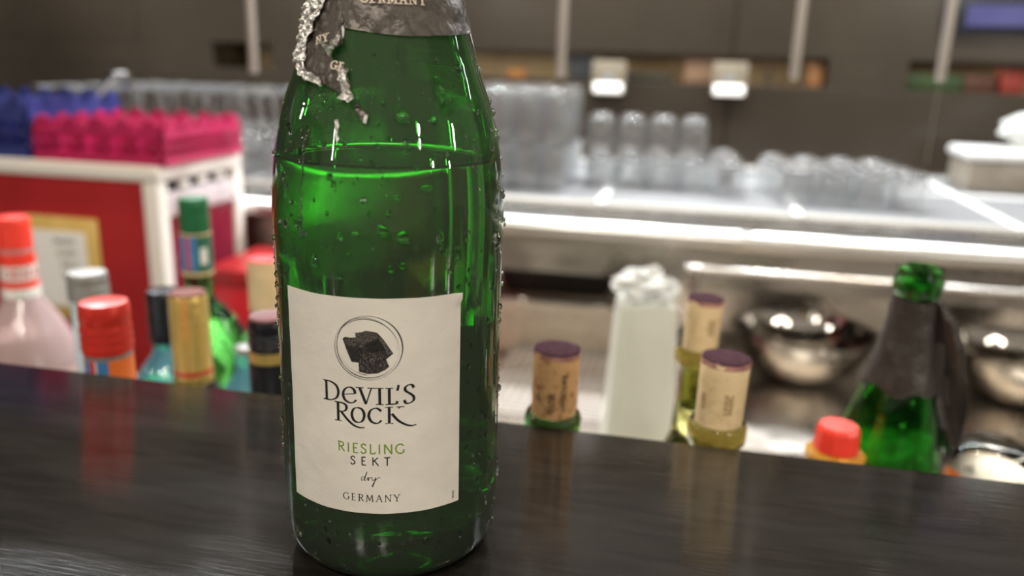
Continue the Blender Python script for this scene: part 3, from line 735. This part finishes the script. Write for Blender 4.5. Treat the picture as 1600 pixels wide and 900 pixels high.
# foil: torn sheets laid on the shoulder
def sheet(name, poly, m, parent, base=.0005, amp=.0008, freq=160, step=(1.4, .0009), curl=0, jag=0, thick=.00012, label=None, seed=0, sheen=None):
    P_ = []
    for i in range(len(poly)):                   # subdivide and roughen the outline
        a, b = poly[i], poly[(i+1) % len(poly)]
        L_ = math.hypot((b[0]-a[0])*DEG, b[1]-a[1]); k = max(1, int(L_/.0012))
        for s in range(k):
            t_ = s/k; x = a[0]+(b[0]-a[0])*t_; y = a[1]+(b[1]-a[1])*t_
            if jag: 
                x += jag/DEG*noise.noise(Vector((x*.6, y*900, seed))); y += jag*noise.noise(Vector((x*.7+9, y*800, seed)))
            P_.append((x, y))
    sc = lambda p: Vector((p[0]*DEG, p[1]))
    bnd = [sc(p) for p in P_]; n = len(bnd); ed = [(i, (i+1) % n) for i in range(n)]
    xs_ = [p[0] for p in P_]; ys_ = [p[1] for p in P_]
    y = min(ys_)
    while y < max(ys_):
        x = min(xs_)
        while x < max(xs_):
            pp = (x+random.uniform(-.3, .3)*step[0], y+random.uniform(-.3, .3)*step[1])
            if inside(pp, P_): bnd.append(sc(pp))
            x += step[0]
        y += step[1]
    r = delaunay_2d_cdt(bnd, ed, [], 1, 1e-8)
    bm = bmesh.new(); vv = []
    for v in r[0]:
        q = Vector((v.x*freq, v.y*freq, seed*3.7)); ridg = abs(noise.noise(q))*1.4+.5*abs(noise.noise(q*2.7))
        cu = curl*max(0, 1-(v.y-min(ys_))/.004) if curl else 0
        vv.append(bm.verts.new(onb(v.x/DEG, v.y, base+amp*ridg+cu)))
    for f in r[2]:
        try: bm.faces.new([vv[i] for i in f])
        except ValueError: pass
    bmesh.ops.recalc_face_normals(bm, faces=bm.faces[:])
    bmesh.ops.solidify(bm, geom=bm.faces[:], thickness=-thick)
    return obj(name, bm, m, parent, label=label)
main = [(-30, .2075), (-28.5, .2057), (-13.4, .2047), (-2.6, .2040), (13.4, .2036), (31.4, .2042), (57, .205), (84.5, .2066), (120, .207), (180, .206), (225, .207), (262, .206), (272, .210), (280, .217), (285, .2262), (-36, .2262), (-40, .2190), (-34, .2130)]
foil = sheet('foil_collar', main, M_foil, bot, base=.0004, amp=.0008, freq=110, step=(1.6, .0011), jag=.0002, label='dark taupe foil around the shoulder')
torn = [(-28.7, .2074), (-31, .2070), (-28.2, .2025), (-27.2, .2007), (-32.8, .1988), (-33.1, .1965), (-31.2, .1942), (-25.9, .1938), (-22.0, .1920), (-21.4, .1893), (-17.9, .1839), (-19.2, .1825), (-24.0, .1833), (-27.1, .1855), (-32.8, .1868), (-39.2, .1880), (-48.0, .1894), (-56.1, .1924), (-62.6, .1947), (-56.8, .1965), (-60.7, .2009), (-60.7, .2057), (-64, .2110), (-72, .2180), (-74, .2262), (-30, .2262), (-34, .2150)]
fs_ = sheet('torn_foil_strip', torn, M_foil, bot, base=.0008, amp=.0012, freq=230, step=(1.1, .0007), jag=.0006, seed=2, label='crumpled torn strip of foil hanging on the shoulder')
sil = [(-64, .1945), (-57, .1918), (-48, .1888), (-38, .1872), (-34, .1868), (-37, .1895), (-46, .1912), (-52, .1938), (-52, .1965), (-55, .2005), (-50, .2045), (-52, .2075), (-45, .2120), (-44, .2160), (-52, .2190), (-62, .2180), (-70, .2110), (-68, .2020)]
sheet('foil_silver_edge', sil, M_foilsil, fs_, base=.0020, amp=.0016, freq=480, step=(.8, .0005), jag=.0009, seed=5)
sheet('foil_silver_edge', [(-27, .1930), (-22.0, .1922), (-21.4, .1893), (-17.9, .1839), (-19.2, .1822), (-24.2, .1830), (-23, .1850), (-24.5, .1885), (-27, .1905)], M_foilsil, fs_, base=.0016, amp=.0020, freq=520, step=(.8, .0005), jag=.0014, seed=6)
sheet('foil_silver_edge', [(-34, .2000), (-29, .2040), (-27.2, .2007), (-32.0, .1988), (-33.1, .1960), (-35.5, .1985)], M_foilsil, fs_, base=.0022, amp=.0018, freq=520, step=(.8, .0005), jag=.0014, seed=8)
fk = sheet('foil_flake', [(-17.5, .1812), (-15.0, .1817), (-12.3, .1795), (-9.9, .1779), (-10.6, .1754), (-12.4, .1758), (-15.0, .1785)], M_foil, bot, base=.0004, amp=.0012, freq=400, step=(.8, .0005), jag=.0004, seed=9, label='small loose flake of foil below the torn strip')
sheet('foil_silver_edge', [(-11.5, .1782), (-9.7, .1782), (-10.3, .1752), (-12.0, .1757)], M_foilsil, fk, base=.0012, amp=.0008, freq=400, step=(.7, .0005), seed=11)
sheet('foil_flake', [(-26.5, .1760), (-25.0, .1765), (-23.8, .1740), (-24.8, .1718), (-23.6, .1700), (-24.6, .1690), (-26.0, .1715)], M_foilsil, bot, base=.0002, amp=.0006, freq=500, step=(.6, .0005), jag=.0003, seed=12)
sheet('paper_liner', [(-37, .2080), (-29, .2068), (-28.3, .2050), (-28.3, .2022), (-31, .2045)], M_liner, bot, base=.00025, amp=.0001, step=(1.5, .001), label='white liner showing under the torn foil')
sheet('paper_liner', [(76, .2070), (90, .2070), (90, .1985), (84, .1990), (78, .2030)], M_liner, bot, base=.0002, amp=.0001, step=(1.5, .001))
# upper foil and muselet shape above the frame
up = [(rad(z)+.0006, z) for z in (.2255, .232, .24, .25, .26, .27, .28, .29, .296)]+[(.0172, .2975), (.0172, .3035), (.0152, .306), (.0150, .314)]
obj('neck_foil', lathe(up+[(r-.0002, z) for r, z in up[::-1]]+[up[0]], 64, wob=lambda a, z: .0004*noise.noise(Vector((math.cos(a)*6, math.sin(a)*6, z*90)))), M_foil, bot)
def fwrite(chars, phi0, z0, H, parent, track, rot=0, off=.0010, rr=.0285):
    dg = rr*PI/180
    q = text2d(chars, H, .00058, .00030, True, track); c, s = math.cos(rot), math.sin(rot)
    flat('lettering', quads_mesh(q, lambda x, y: onb(phi0+(x*c-y*s)/dg, z0+x*s+y*c, off)), M_cream_ink, parent, 'cream lettering')
fwrite(list('GERMANY'), -18.0, .2140, .0028, foil, .00085, 0, .0016)
fwrite(list('GE'), -31.5, .1927, .0026, fs_, .0006, -.2, .0032, .034)
fwrite(list('NY'), -43.5, .2003, .0024, fs_, .0006, .25, .0034, .031)

# condensation
def drop_bm(bm, phi, z, w_, hgt, lift, seed=0, n=3, tear=.25):
    """flattened bead pressed on the glass"""
    m0 = bmesh.new(); bmesh.ops.create_icosphere(m0, subdivisions=n, radius=1)
    r = rad(z); dg = r*PI/180; vv = []; m0.verts.index_update()
    for v in m0.verts:
        x, y, d = v.co.x, v.co.y, v.co.z
        x *= 1-tear*y*.8                         # narrower on top
        f = 1+.16*noise.noise(Vector((x*1.5, y*1.5, seed)))
        dd = d*lift if d > 0 else d*lift*.12
        vv.append(bm.verts.new(onb(phi+x*w_/2*f/dg, z+y*hgt/2*f, .00002+dd)))
    for fc in m0.faces: bm.faces.new([vv[k.index] for k in fc.verts])
    m0.free()
big = [(6.8, .1778, 20, 20), (16.2, .1540, 22, 11), (3.0, .1511, 11, 10), (-3.3, .14, 18, 16), (5.5, .1378, 18, 20), (22.6, .1371, 12, 20), (61.7, .132, 18, 26),
       (-36.0, .1274, 13, 22), (.1, .1266, 8, 13), (5.5, .1277, 9, 13), (24.6, .1317, 9, 16), (31.1, .1295, 9, 14), (-27.6, .1574, 10, 12), (-58.5, .1556, 8, 16),
       (-55.7, .1389, 9, 16), (-45.0, .1401, 8, 20), (47.6, .038, 12, 12), (44.7, .0445, 6, 10), (-15.4, .1386, 14, 8), (58.3, .1145, 12, 14), (44.2, .0651, 6, 6),
       (16.2, .0204, 7, 7), (15.8, .0249, 7, 6), (7.4, .1690, 9, 15), (7.0, .1665, 11, 8), (-13, .1635, 8, 6), (12.5, .1610, 10, 7), (28, .1655, 6, 10), (-22, .1700, 8, 5), (33, .1183, 9, 8), (19, .1178, 9, 5)]
for i, (ph, z, w_, hh) in enumerate(big):
    bm = bmesh.new(); drop_bm(bm, ph, z, w_*.000238, hh*.000238, min(w_, hh)*.000238*.45, i*3.1)
    obj('water_drop', bm, M_water, bot)
bm = bmesh.new(); rs = random.Random(3)
def in_label(p, z): return LP0-2 < p < LP1+2 and LZ0-.002 < z < LZ1+.0015
cnt = 0
while cnt < 620:
    ph = rs.uniform(-88, 88); z = rs.uniform(.006, .200)
    if in_label(ph, z): continue
    if ph < -15 and z > .182: continue
    if noise.noise(Vector((ph*.06, z*60, 1))) < -.18 and rs.random() < .8: continue
    s_ = rs.choice((.0004, .0005, .0006, .0008, .0011, .0016, .0021)) * rs.uniform(.8, 1.2)
    drop_bm(bm, ph, z, s_, s_*rs.uniform(1, 1.7), s_*.5, cnt, 1); cnt += 1
for i in range(170):                             # wet fringe around the torn foil
    ph = rs.gauss(-30, 11); z = .1855+rs.gauss(0, .0045)-abs(rs.gauss(0, .003))
    s_ = rs.uniform(.0003, .0009); drop_bm(bm, ph, z, s_, s_*1.3, s_*.4, i, 1)
for i in range(60):
    ph = 4.5+rs.gauss(0, .7); z = .1795+i*.00036; s_ = rs.uniform(.0003, .0007); drop_bm(bm, ph, z, s_, s_*1.3, s_*.4, i, 1)
for i in range(26):                              # beads where the bottle meets the bar
    ph = -32+i*2.3+rs.uniform(-1, 1); s_ = rs.uniform(.0005, .001); drop_bm(bm, ph, .0012, s_, s_, s_*.5, i, 1)
obj('condensation', bm, M_water, bot, kind='stuff', label='fine beads of condensation on the glass')
# thin run of water down the left
bm = bmesh.new()
for k in range(26):
    z = .172-k*.0014; drop_bm(bm, -43.5+1.2*noise.noise(Vector((z*200, 0, 0))), z, .0011*rs.uniform(.5, 1.2), .0026, .0004, k, 2, 0)
obj('water_run', bm, M_water, bot)

# ------------------------------------------------------------------ bottles in the speed rail
def capring(r, z0, z1, n, amp):
    out = []
    for i in range(n): 
        a = z0+(z1-z0)*i/n; b = z0+(z1-z0)*(i+1)/n
        out += [(r, a), (r+amp, (a+b)/2), (r, b-(b-a)*.15)]
    return out
def spirit(name, label, top, r_cap, cap_h, r_neck, neck_len, r_body, glassm, capm, shoulder=.05, group=None, cap_top=None, ridges=3, bands=(), bodybands=(), n=40, cat='bottle'):
    """top = position of the middle of the cap's top; the base rests on the rail"""
    H = top.z-SHZ
    t = thing(name, label, cat, (top.x, top.y, SHZ+.0003), group=group); H -= .0003
    zc = H-cap_h; zn = zc-neck_len; zs_ = zn-shoulder
    body = [(0, .0), (r_body*.9, 0), (r_body, .006), (r_body, zs_), (r_body*.93, zs_+shoulder*.35), (r_body*.6, zs_+shoulder*.75), (r_neck*1.12, zn), (r_neck, zn+.006), (r_neck, zc+.002), (0, zc+.002)]
    obj('glass_body', lathe(smooth_prof(body[:3], 0)+body[3:], n), glassm, t)
    cap = [(0, zc-.0), (r_cap, zc)]+capring(r_cap, zc+cap_h*.05, zc+cap_h*.55, ridges, r_cap*.035)+[(r_cap*.985, H-cap_h*.38), (r_cap*1.01, H-cap_h*.34), (r_cap, H-.003), (r_cap*.93, H-.0004), (r_cap*.8, H), (0, H)]
    obj('cap', lathe(cap, n), capm, t)
    if cap_top: obj('cap_top', lathe([(0, H), (r_cap*.95, H-.0002), (r_cap*.90, H+.0012), (0, H+.0008)], n), cap_top, t)
    for z0, z1, rr, m in bands:                  # measured down from the cap's lower edge
        obj('band', lathe([(r_neck-.0004, zc-z0), (rr, zc-z0), (rr, zc-z1), (r_neck-.0004, zc-z1)], n), m, t)
    return t
def neck_print(t, m, a0, a1, z0, z1, r, base):
    bm = bmesh.new(); v = []
    for i in range(7):
        a = math.atan2(-t.location.y, -t.location.x)+math.radians(a0+(a1-a0)*i/6); v.append([bm.verts.new((r*math.cos(a), r*math.sin(a), base+z)) for z in (z0, z1)])
    for a, b in zip(v, v[1:]): bm.faces.new((a[0], b[0], b[1], a[1]))
    obj('neck_print', bm, m, t)
def cap_at(px, py, D_, wpx):
    Zd = F_PX*D_/wpx; r = _ray(px, py)*Zd; return Vector((r.x, r.y, r.z+EYE))

# red cap bottle with orange neck label (closest of the left group)
p = cap_at(161, 470, .032, 82); p.y = max(p.y, .450); p = at(161, 470, .452)
t = spirit('spirit_bottle', 'bottle with ribbed red metal cap and striped orange neck label, nearest the bar edge', p, .0158, .034, .0150, .055, .040, G_pale, M_capred, ridges=3, bands=((.0, .003, .0152, M_capsil), (.0032, .050, .0153, M_orange)))
zc = p.z-SHZ-.034
neck_print(t, M_lblue, -72, -50, -.048, -.0035, .0155, zc); neck_print(t, M_lred, -48, -36, -.048, -.0035, .0155, zc); neck_print(t, M_lblue, -30, -4, -.048, -.0035, .0155, zc); neck_print(t, M_lwhite, -35, -31, -.048, -.0035, .0155, zc)
# silver cap
t = spirit('spirit_bottle', 'slim bottle with silver grey metal screw cap behind the red-capped one', at(135, 424, .60), .0165, .024, .0150, .08, .040, G_pale, M_capsil, ridges=3, bands=((.001, .07, .0152, plast('pale_blue_band', (.55, .68, .74), .4)),))
# big bottle with bright red capsule at the frame's left edge
p = at(18, 338, .82)
t = spirit('spirit_bottle', 'clear bottle with bright red capsule and white red-lettered neck at the left frame edge', p, .0185, .040, .0190, .060, .062, G_rose, M_capbright, shoulder=.10, ridges=2,
    bands=((.0, .002, .0188, M_capblack), (.0021, .018, .0192, M_capbright), (.0181, .036, .0196, M_lwhite), (.0361, .045, .0200, M_capbright), (.0451, .057, .0208, M_lwhite)))
q = text2d(list('ORNAL'), .010, .002, .001, True, .002)
zc = p.z-SHZ-.040
flat('neck_lettering', quads_mesh(q, lambda x, y: (.0199*math.cos(-.9+(x-.016)/.0196), .0199*math.sin(-.9+(x-.016)/.0196), zc-.032+y)), M_lred, t)
obj('body_print', lathe([(.0622, .02), (.0626, .02), (.0626, .12), (.0622, .12)], 40), plast('rose_print', (.50, .36, .34), .5), t, label='pale rose printed body')
# gold cap with brown-red top
p = at(293, 458, .560)
t = spirit('spirit_bottle', 'bottle with ribbed gold capsule and brown-red top, right of the red-capped one', p, .0148, .024, .0146, .050, .038, G_pale, M_capgold, cap_top=M_capgoldtop, ridges=3, bands=((.0005, .038, .0150, M_capgold), (.0381, .0415, .0152, M_lred), (.0416, .050, .0150, M_capgold)))
# black cap behind it, pale blue shoulders
t = spirit('spirit_bottle', 'pale blue bottle with tall slim black cap behind the gold-capped one', at(253, 452, .680), .0150, .052, .0125, .012, .038, G_blueb, M_capblack, shoulder=.05, ridges=2)
# green cap tall bottle with round green shoulders
p = at(301, 308, .77)
t = spirit('spirit_bottle', 'green round-shouldered bottle with matt green cap standing before the white cabinet post', p, .0152, .036, .0145, .075, .052, G_green2, M_capgreen, shoulder=.065, ridges=1, bands=((.001, .003, .0158, M_tanfoil), (.0031, .042, .0160, M_lgreen), (.0421, .046, .0162, M_tanfoil)))
zc = p.z-SHZ-.036
neck_print(t, M_lblue, -75, -40, -.040, -.004, .0165, zc); neck_print(t, M_lred, -39, -26, -.040, -.004, .0165, zc); neck_print(t, M_lblue, -25, 0, -.040, -.004, .0165, zc); neck_print(t, M_lwhite, 12, 38, -.034, -.016, .0165, zc)
# tan capsule with red top beside the big bottle
t = spirit('spirit_bottle', 'bottle with tan capsule and red top half hidden behind the big bottle', at(412, 406, .74), .0165, .022, .0162, .06, .040, G_green2, M_tanfoil, cap_top=M_lred, ridges=4, bands=((.0, .030, .0166, M_tanfoil),))
# black ribbed cap with gold band beside the big bottle
t = spirit('spirit_bottle', 'dark bottle with ribbed black cap and thin gold band against the big bottle', at(420, 495, .487), .0142, .022, .0138, .07, .038, G_dark, M_capblack, cap_top=plast('dark_red_top', (.15, .02, .02), .3), ridges=4, bands=((.0005, .008, .0144, M_capgold), (.0081, .060, .0146, M_capblack)))
# blue-green shoulders low between gold cap and black cap
t = spirit('spirit_bottle', 'low clear bluish bottle shoulder between the gold-capped and black-capped bottles', at(385, 540, .66), .011, .006, .0105, .02, .034, G_blueb, M_capsil, shoulder=.05, ridges=1)

# corked wine bottles
def cork_mesh(r, H, seed):
    return lathe([(0, 0), (r*.93, 0), (r*.97, .004), (r, H*.3), (r*1.02, H*.8), (r*1.03, H-.001), (r*1.0, H), (0, H+.0003)], 40, wob=lambda a, z: .0004*noise.noise(Vector((math.cos(a)*2, math.sin(a)*2, z*80+seed))))
def wine_bottle(label, px, pyl, Y, lipr, corkm, corkh, corkr, glassm, tilt, seed, text, body_r=.0375):
    lip = at(px, pyl, Y); H = lip.z-SHZ-.0003
    t = thing('wine_bottle', label, 'bottle', (lip.x, lip.y, SHZ+.0003))
    ri = corkr-.0006
    prof = [(0, 0), (body_r*.9, 0), (body_r, .006), (body_r, H-.115), (body_r*.9, H-.098), (body_r*.55, H-.082), (.0150, H-.068), (.0142, H-.050), (.0138, H-.016), (lipr*.93, H-.013), (lipr, H-.011), (lipr, H-.004), (lipr*.96, H-.001), (lipr*.90, H), (ri+.0006, H-.0005), (ri, H-.003), (ri-.0004, H-.045), (.0, H-.046)]
    obj('glass_body', lathe(prof, 48), glassm, t)
    return t, lip
def cork(label, lip, corkm, r, Hc, dx, dy, seed, text, sunk=.012, bottle=None):
    c = thing('wine_cork', label, 'cork', (lip.x, lip.y, lip.z-sunk)); c.rotation_euler = (dx, dy, 0)
    obj('cork_body', cork_mesh(r, Hc, seed), corkm, c)
    obj('stained_end', lathe([(0, Hc), (r*1.025, Hc-.0002), (r*1.02, Hc+.0006), (r*.7, Hc+.0014), (0, Hc+.0010)], 40, wob=lambda a, z: .0005*noise.noise(Vector((math.cos(a)*3, math.sin(a)*3, seed)))), M_stain, c, label='wine-stained purple end')
    obj('stain_rim', lathe([(r*1.00, Hc-.0035), (r*1.034, Hc-.0033), (r*1.040, Hc-.0003), (r*1.0, Hc-.0001)], 40, wob=lambda a, z: .0003*noise.noise(Vector((math.cos(a)*4, math.sin(a)*4, seed+z*300)))), M_stainpink, c)
    R1 = r*1.055
    for chars, ang, z0, Hh, mm in text:
        q = text2d(list(chars), Hh, Hh*.24, Hh*.18, False, Hh*.1)
        flat('branding', quads_mesh(q, lambda x, y: (R1*math.cos(math.radians(ang)-y/R1*-1), R1*math.sin(math.radians(ang)+y/R1), z0-x)), mm, c)
    return c
M_brand = mat('burnt_print', (.10, .055, .03), .8); vary(M_brand, (.07, .04, .02), (.20, .11, .06), 400)
M_brand2 = mat('faint_print', (.38, .27, .13), .8); vary(M_brand2, (.34, .23, .11), (.46, .33, .17), 400)
t, lip = wine_bottle('dark green wine bottle with an orange-brown cork stuck in its neck', 864, 641, .441, .0166, 0, 0, .0133, G_dark, 0, 1, '')
cork('orange-brown stained cork standing in the nearest wine bottle beside the big bottle', lip, M_cork, .0131, .050, 0, .02, 1.3, (('1821A', -95, .028, .0036, M_brand), ('RMYCRANY', -66, .039, .0030, M_brand), ('LE', -128, .026, .003, M_brand)))
t, lip = wine_bottle('olive glass wine bottle with a pale cork branded 2021', 1121, 656, .452, .0168, 0, 0, .0133, G_olive, 0, 2, '')
cork('pale cork branded 2021 standing in the right-hand front wine bottle', lip, M_corkpale, .0133, .050, 0, .03, 4.3, (('2021', -84, .033, .0045, M_brand2), ('A8EN', -142, .032, .0030, M_brand2)))
t, lip = wine_bottle('tall olive wine bottle rising behind the 2021 cork', 1092, 541, .575, .0165, 0, 0, .0120, G_olive, 0, 3, '')
cork('pale cork in the wine bottle behind the 2021 cork', lip, M_corkpale, .0123, .048, 0, .04, 7.3, (('2021', -72, .036, .0045, M_brand2),))

# white jug covered with crumpled wrap
p = at(1005, 470, .93); H = p.z-SHZ
t = thing('plastic_jug', 'tall milky white plastic jug between the two front corks', 'jug', (at(1003, 560, .93).x, .93, SHZ+.0003), rotz=math.radians(11.8))
bm = bmesh.new(); rings = []
for z, a, b in ((0, .040, .034), (.004, .043, .036), (H*.5, .0385, .033), (H*.95, .0330, .030), (H, .0315, .029)):
    rings.append([bm.verts.new((sx_*a, sy_*b, z)) for sx_, sy_ in ((-.75, -1), (.75, -1), (1, -.75), (1, .75), (.75, 1), (-.75, 1), (-1, .75), (-1, -.75))])
for a, b in zip(rings, rings[1:]):
    for i in range(8): bm.faces.new((a[i], a[(i+1) % 8], b[(i+1) % 8], b[i]))
bm.faces.new(rings[0][::-1]); bm.faces.new(rings[-1])
obj('body', bm, M_jug, t)
w1 = obj('plastic_wrap', crumple(.032, .028, .018, 8.1, 4, .5), M_wrap); w1.location = (t.location.x+.000, .93, p.z+.018); put(w1, 'crumpled clear plastic wrap over the top of the white jug', 'wrap')

# green sparkling bottle with dark hanging foil on the right
Yg = .615; lp = at(1419, 414, Yg); H = .335
zb = lp.z-H
pl = obj('bottle_riser', bx(-.07, .07, -.07, .07, 0, zb-SHZ-.0006, bev=.003), M_steelw); pl.location = (lp.x, Yg, SHZ+.0002); put(pl, 'small steel block under the open green bottle', 'block')
t = thing('open_sparkling_bottle', 'open wet green sparkling wine bottle wrapped in torn dark foil, right of the corks', 'bottle', (lp.x, Yg, zb)); t.rotation_euler = (0, math.radians(1.5), 0)
prof = [(0, .01), (.030, 0), (.036, 0), (.043, .008), (.044, .02), (.044, .150), (.0435, .165), (.0415, .180), (.039, .190), (.0345, .212), (.0290, .232), (.0240, .250), (.0195, .268), (.0165, .285), (.0148, .300), (.0145, .314), (.0158, .3155), (.0166, .318), (.0168, .326), (.0155, .3275), (.0155, .334), (.0145, .335), (.0105, .335), (.0100, .32), (.0115, .30), (.0170, .262), (.0260, .232), (.031, .212), (.0375, .180), (.0400, .15), (.0400, .02), (0, .016)]
obj('glass_body', lathe(prof, 56), G_green2, t)
def prad(z):
    for (ra, a), (rb, b) in zip(prof[4:], prof[5:]):
        if a <= z <= b: return ra+(rb-ra)*(z-a)/(b-a)
    return .044
fo = [.246, .250, .256, .262, .270, .278, .286, .296, .304, .312]
wobf = lambda a, z: .0012*abs(noise.noise(Vector((math.cos(a)*3, math.sin(a)*3, z*45))))+.0006*noise.noise(Vector((math.cos(a)*9, math.sin(a)*9, z*150)))
bm = lathe([(prad(z)+.0007, z) for z in fo]+[(prad(z)+.0001, z) for z in fo[::-1]]+[(prad(fo[0])+.0007, fo[0])], 56, wob=wobf)
for v in bm.verts:
    if v.co.z < .254: v.co.z += .006*noise.noise(Vector((v.co.x*90, v.co.y*90, 2)))
obj('foil_wrap', bm, M_dfoil, t, label='dark crumpled foil round the neck')
# hanging foil flap at the right side: thick folded sheet
bm = bmesh.new(); g = []
for i, (z, c_, hw) in enumerate(((.312, .014, .004), (.300, .019, .010), (.280, .024, .013), (.255, .029, .013), (.235, .034, .012), (.220, .038, .010), (.208, .041, .008), (.200, .042, .003))):
    row = []
    for k in range(9):
        u = -1+2*k/8; row.append(bm.verts.new((c_+u*hw, -.006+.006*math.cos(u*3+z*50)+.004*noise.noise(Vector((u*2, z*60, 0))), z+.002*noise.noise(Vector((u*3, z*20, 5))))))
    g.append(row)
for a, b in zip(g, g[1:]):
    for k in range(8): bm.faces.new((a[k], a[k+1], b[k+1], b[k]))
bmesh.ops.recalc_face_normals(bm, faces=bm.faces[:]); bmesh.ops.solidify(bm, geom=bm.faces[:], thickness=.0008)
obj('foil_flap', bm, M_dfoil, t, label='dark foil flap hanging down the right side')
bm = bmesh.new()
for i in range(46):
    a = random.uniform(-2.9, -.2); z = random.choice((random.uniform(.240, .252), random.uniform(.312, .333), random.uniform(.17, .23)))
    r = prad(z)+.0006; s_ = random.uniform(.0008, .0022)
    bmesh.ops.create_icosphere(bm, subdivisions=1, radius=s_, matrix=Matrix.Translation((r*math.cos(a), r*math.sin(a), z)))
obj('water_beads', bm, M_water, t, kind='stuff')

# small bottle with red faceted cap
p = at(1311, 664, .545)
t = thing('small_bottle', 'small amber bottle with an upright bright red faceted cap at the bar edge', 'bottle', (p.x, p.y, SHZ+.0003)); H = p.z-SHZ-.0003
obj('glass_body', lathe([(0, 0), (.022, 0), (.024, .005), (.024, H-.075), (.020, H-.050), (.0165, H-.040), (.0190, H-.026), (.0195, H-.020), (.0165, H-.0175), (0, H-.0175)], 32), mat('amber_glass', (.72, .36, .06), .1, trans=.4, ior=1.4), t)
bm = lathe([(0, H-.0172), (.0148, H-.0172), (.0150, H-.014), (.0142, H-.003), (.0125, H), (0, H)], 10)
o = obj('cap', bm, M_capbright, t, smooth=False, label='bright red ten-sided cap')
# round clear jar with yellow label at the right edge
p = at(1556, 690, .64)
t = thing('glass_jar', 'round-shouldered clear glass jar with a pale yellow label at the right frame edge', 'jar', (p.x, p.y, SHZ+.0003)); H = p.z-SHZ-.0003
jo = [(0, 0), (.030, 0), (.034, .004), (.034, H-.026), (.0325, H-.014), (.027, H-.005), (.018, H), (0, H)]
ji = [(0, H-.004), (.018, H-.004), (.025, H-.009), (.030, H-.017), (.0312, H-.026), (.0312, .006), (0, .006)]
obj('glass_body', lathe(jo[1:-1]+[(0, H)], 48, lathe([(0, 0), (.0299, 0)], 48)), G_jar, t)
bm = bmesh.new(); v = []
for i in range(13):
    a = math.radians(-140+i*9); v.append([bm.verts.new((.0345*math.cos(a), .0345*math.sin(a), z)) for z in (H-.085, H-.024)])
for a, b in zip(v, v[1:]): bm.faces.new((a[0], b[0], b[1], a[1]))
obj('label', bm, M_lyellow, t)
bm = bmesh.new(); v = []
for i in range(5):
    a = math.radians(-166+i*6); v.append([bm.verts.new((.0346*math.cos(a), .0346*math.sin(a), z)) for z in (H-.085, H-.020)])
for a, b in zip(v, v[1:]): bm.faces.new((a[0], b[0], b[1], a[1]))
obj('side_label', bm, M_orange, t)
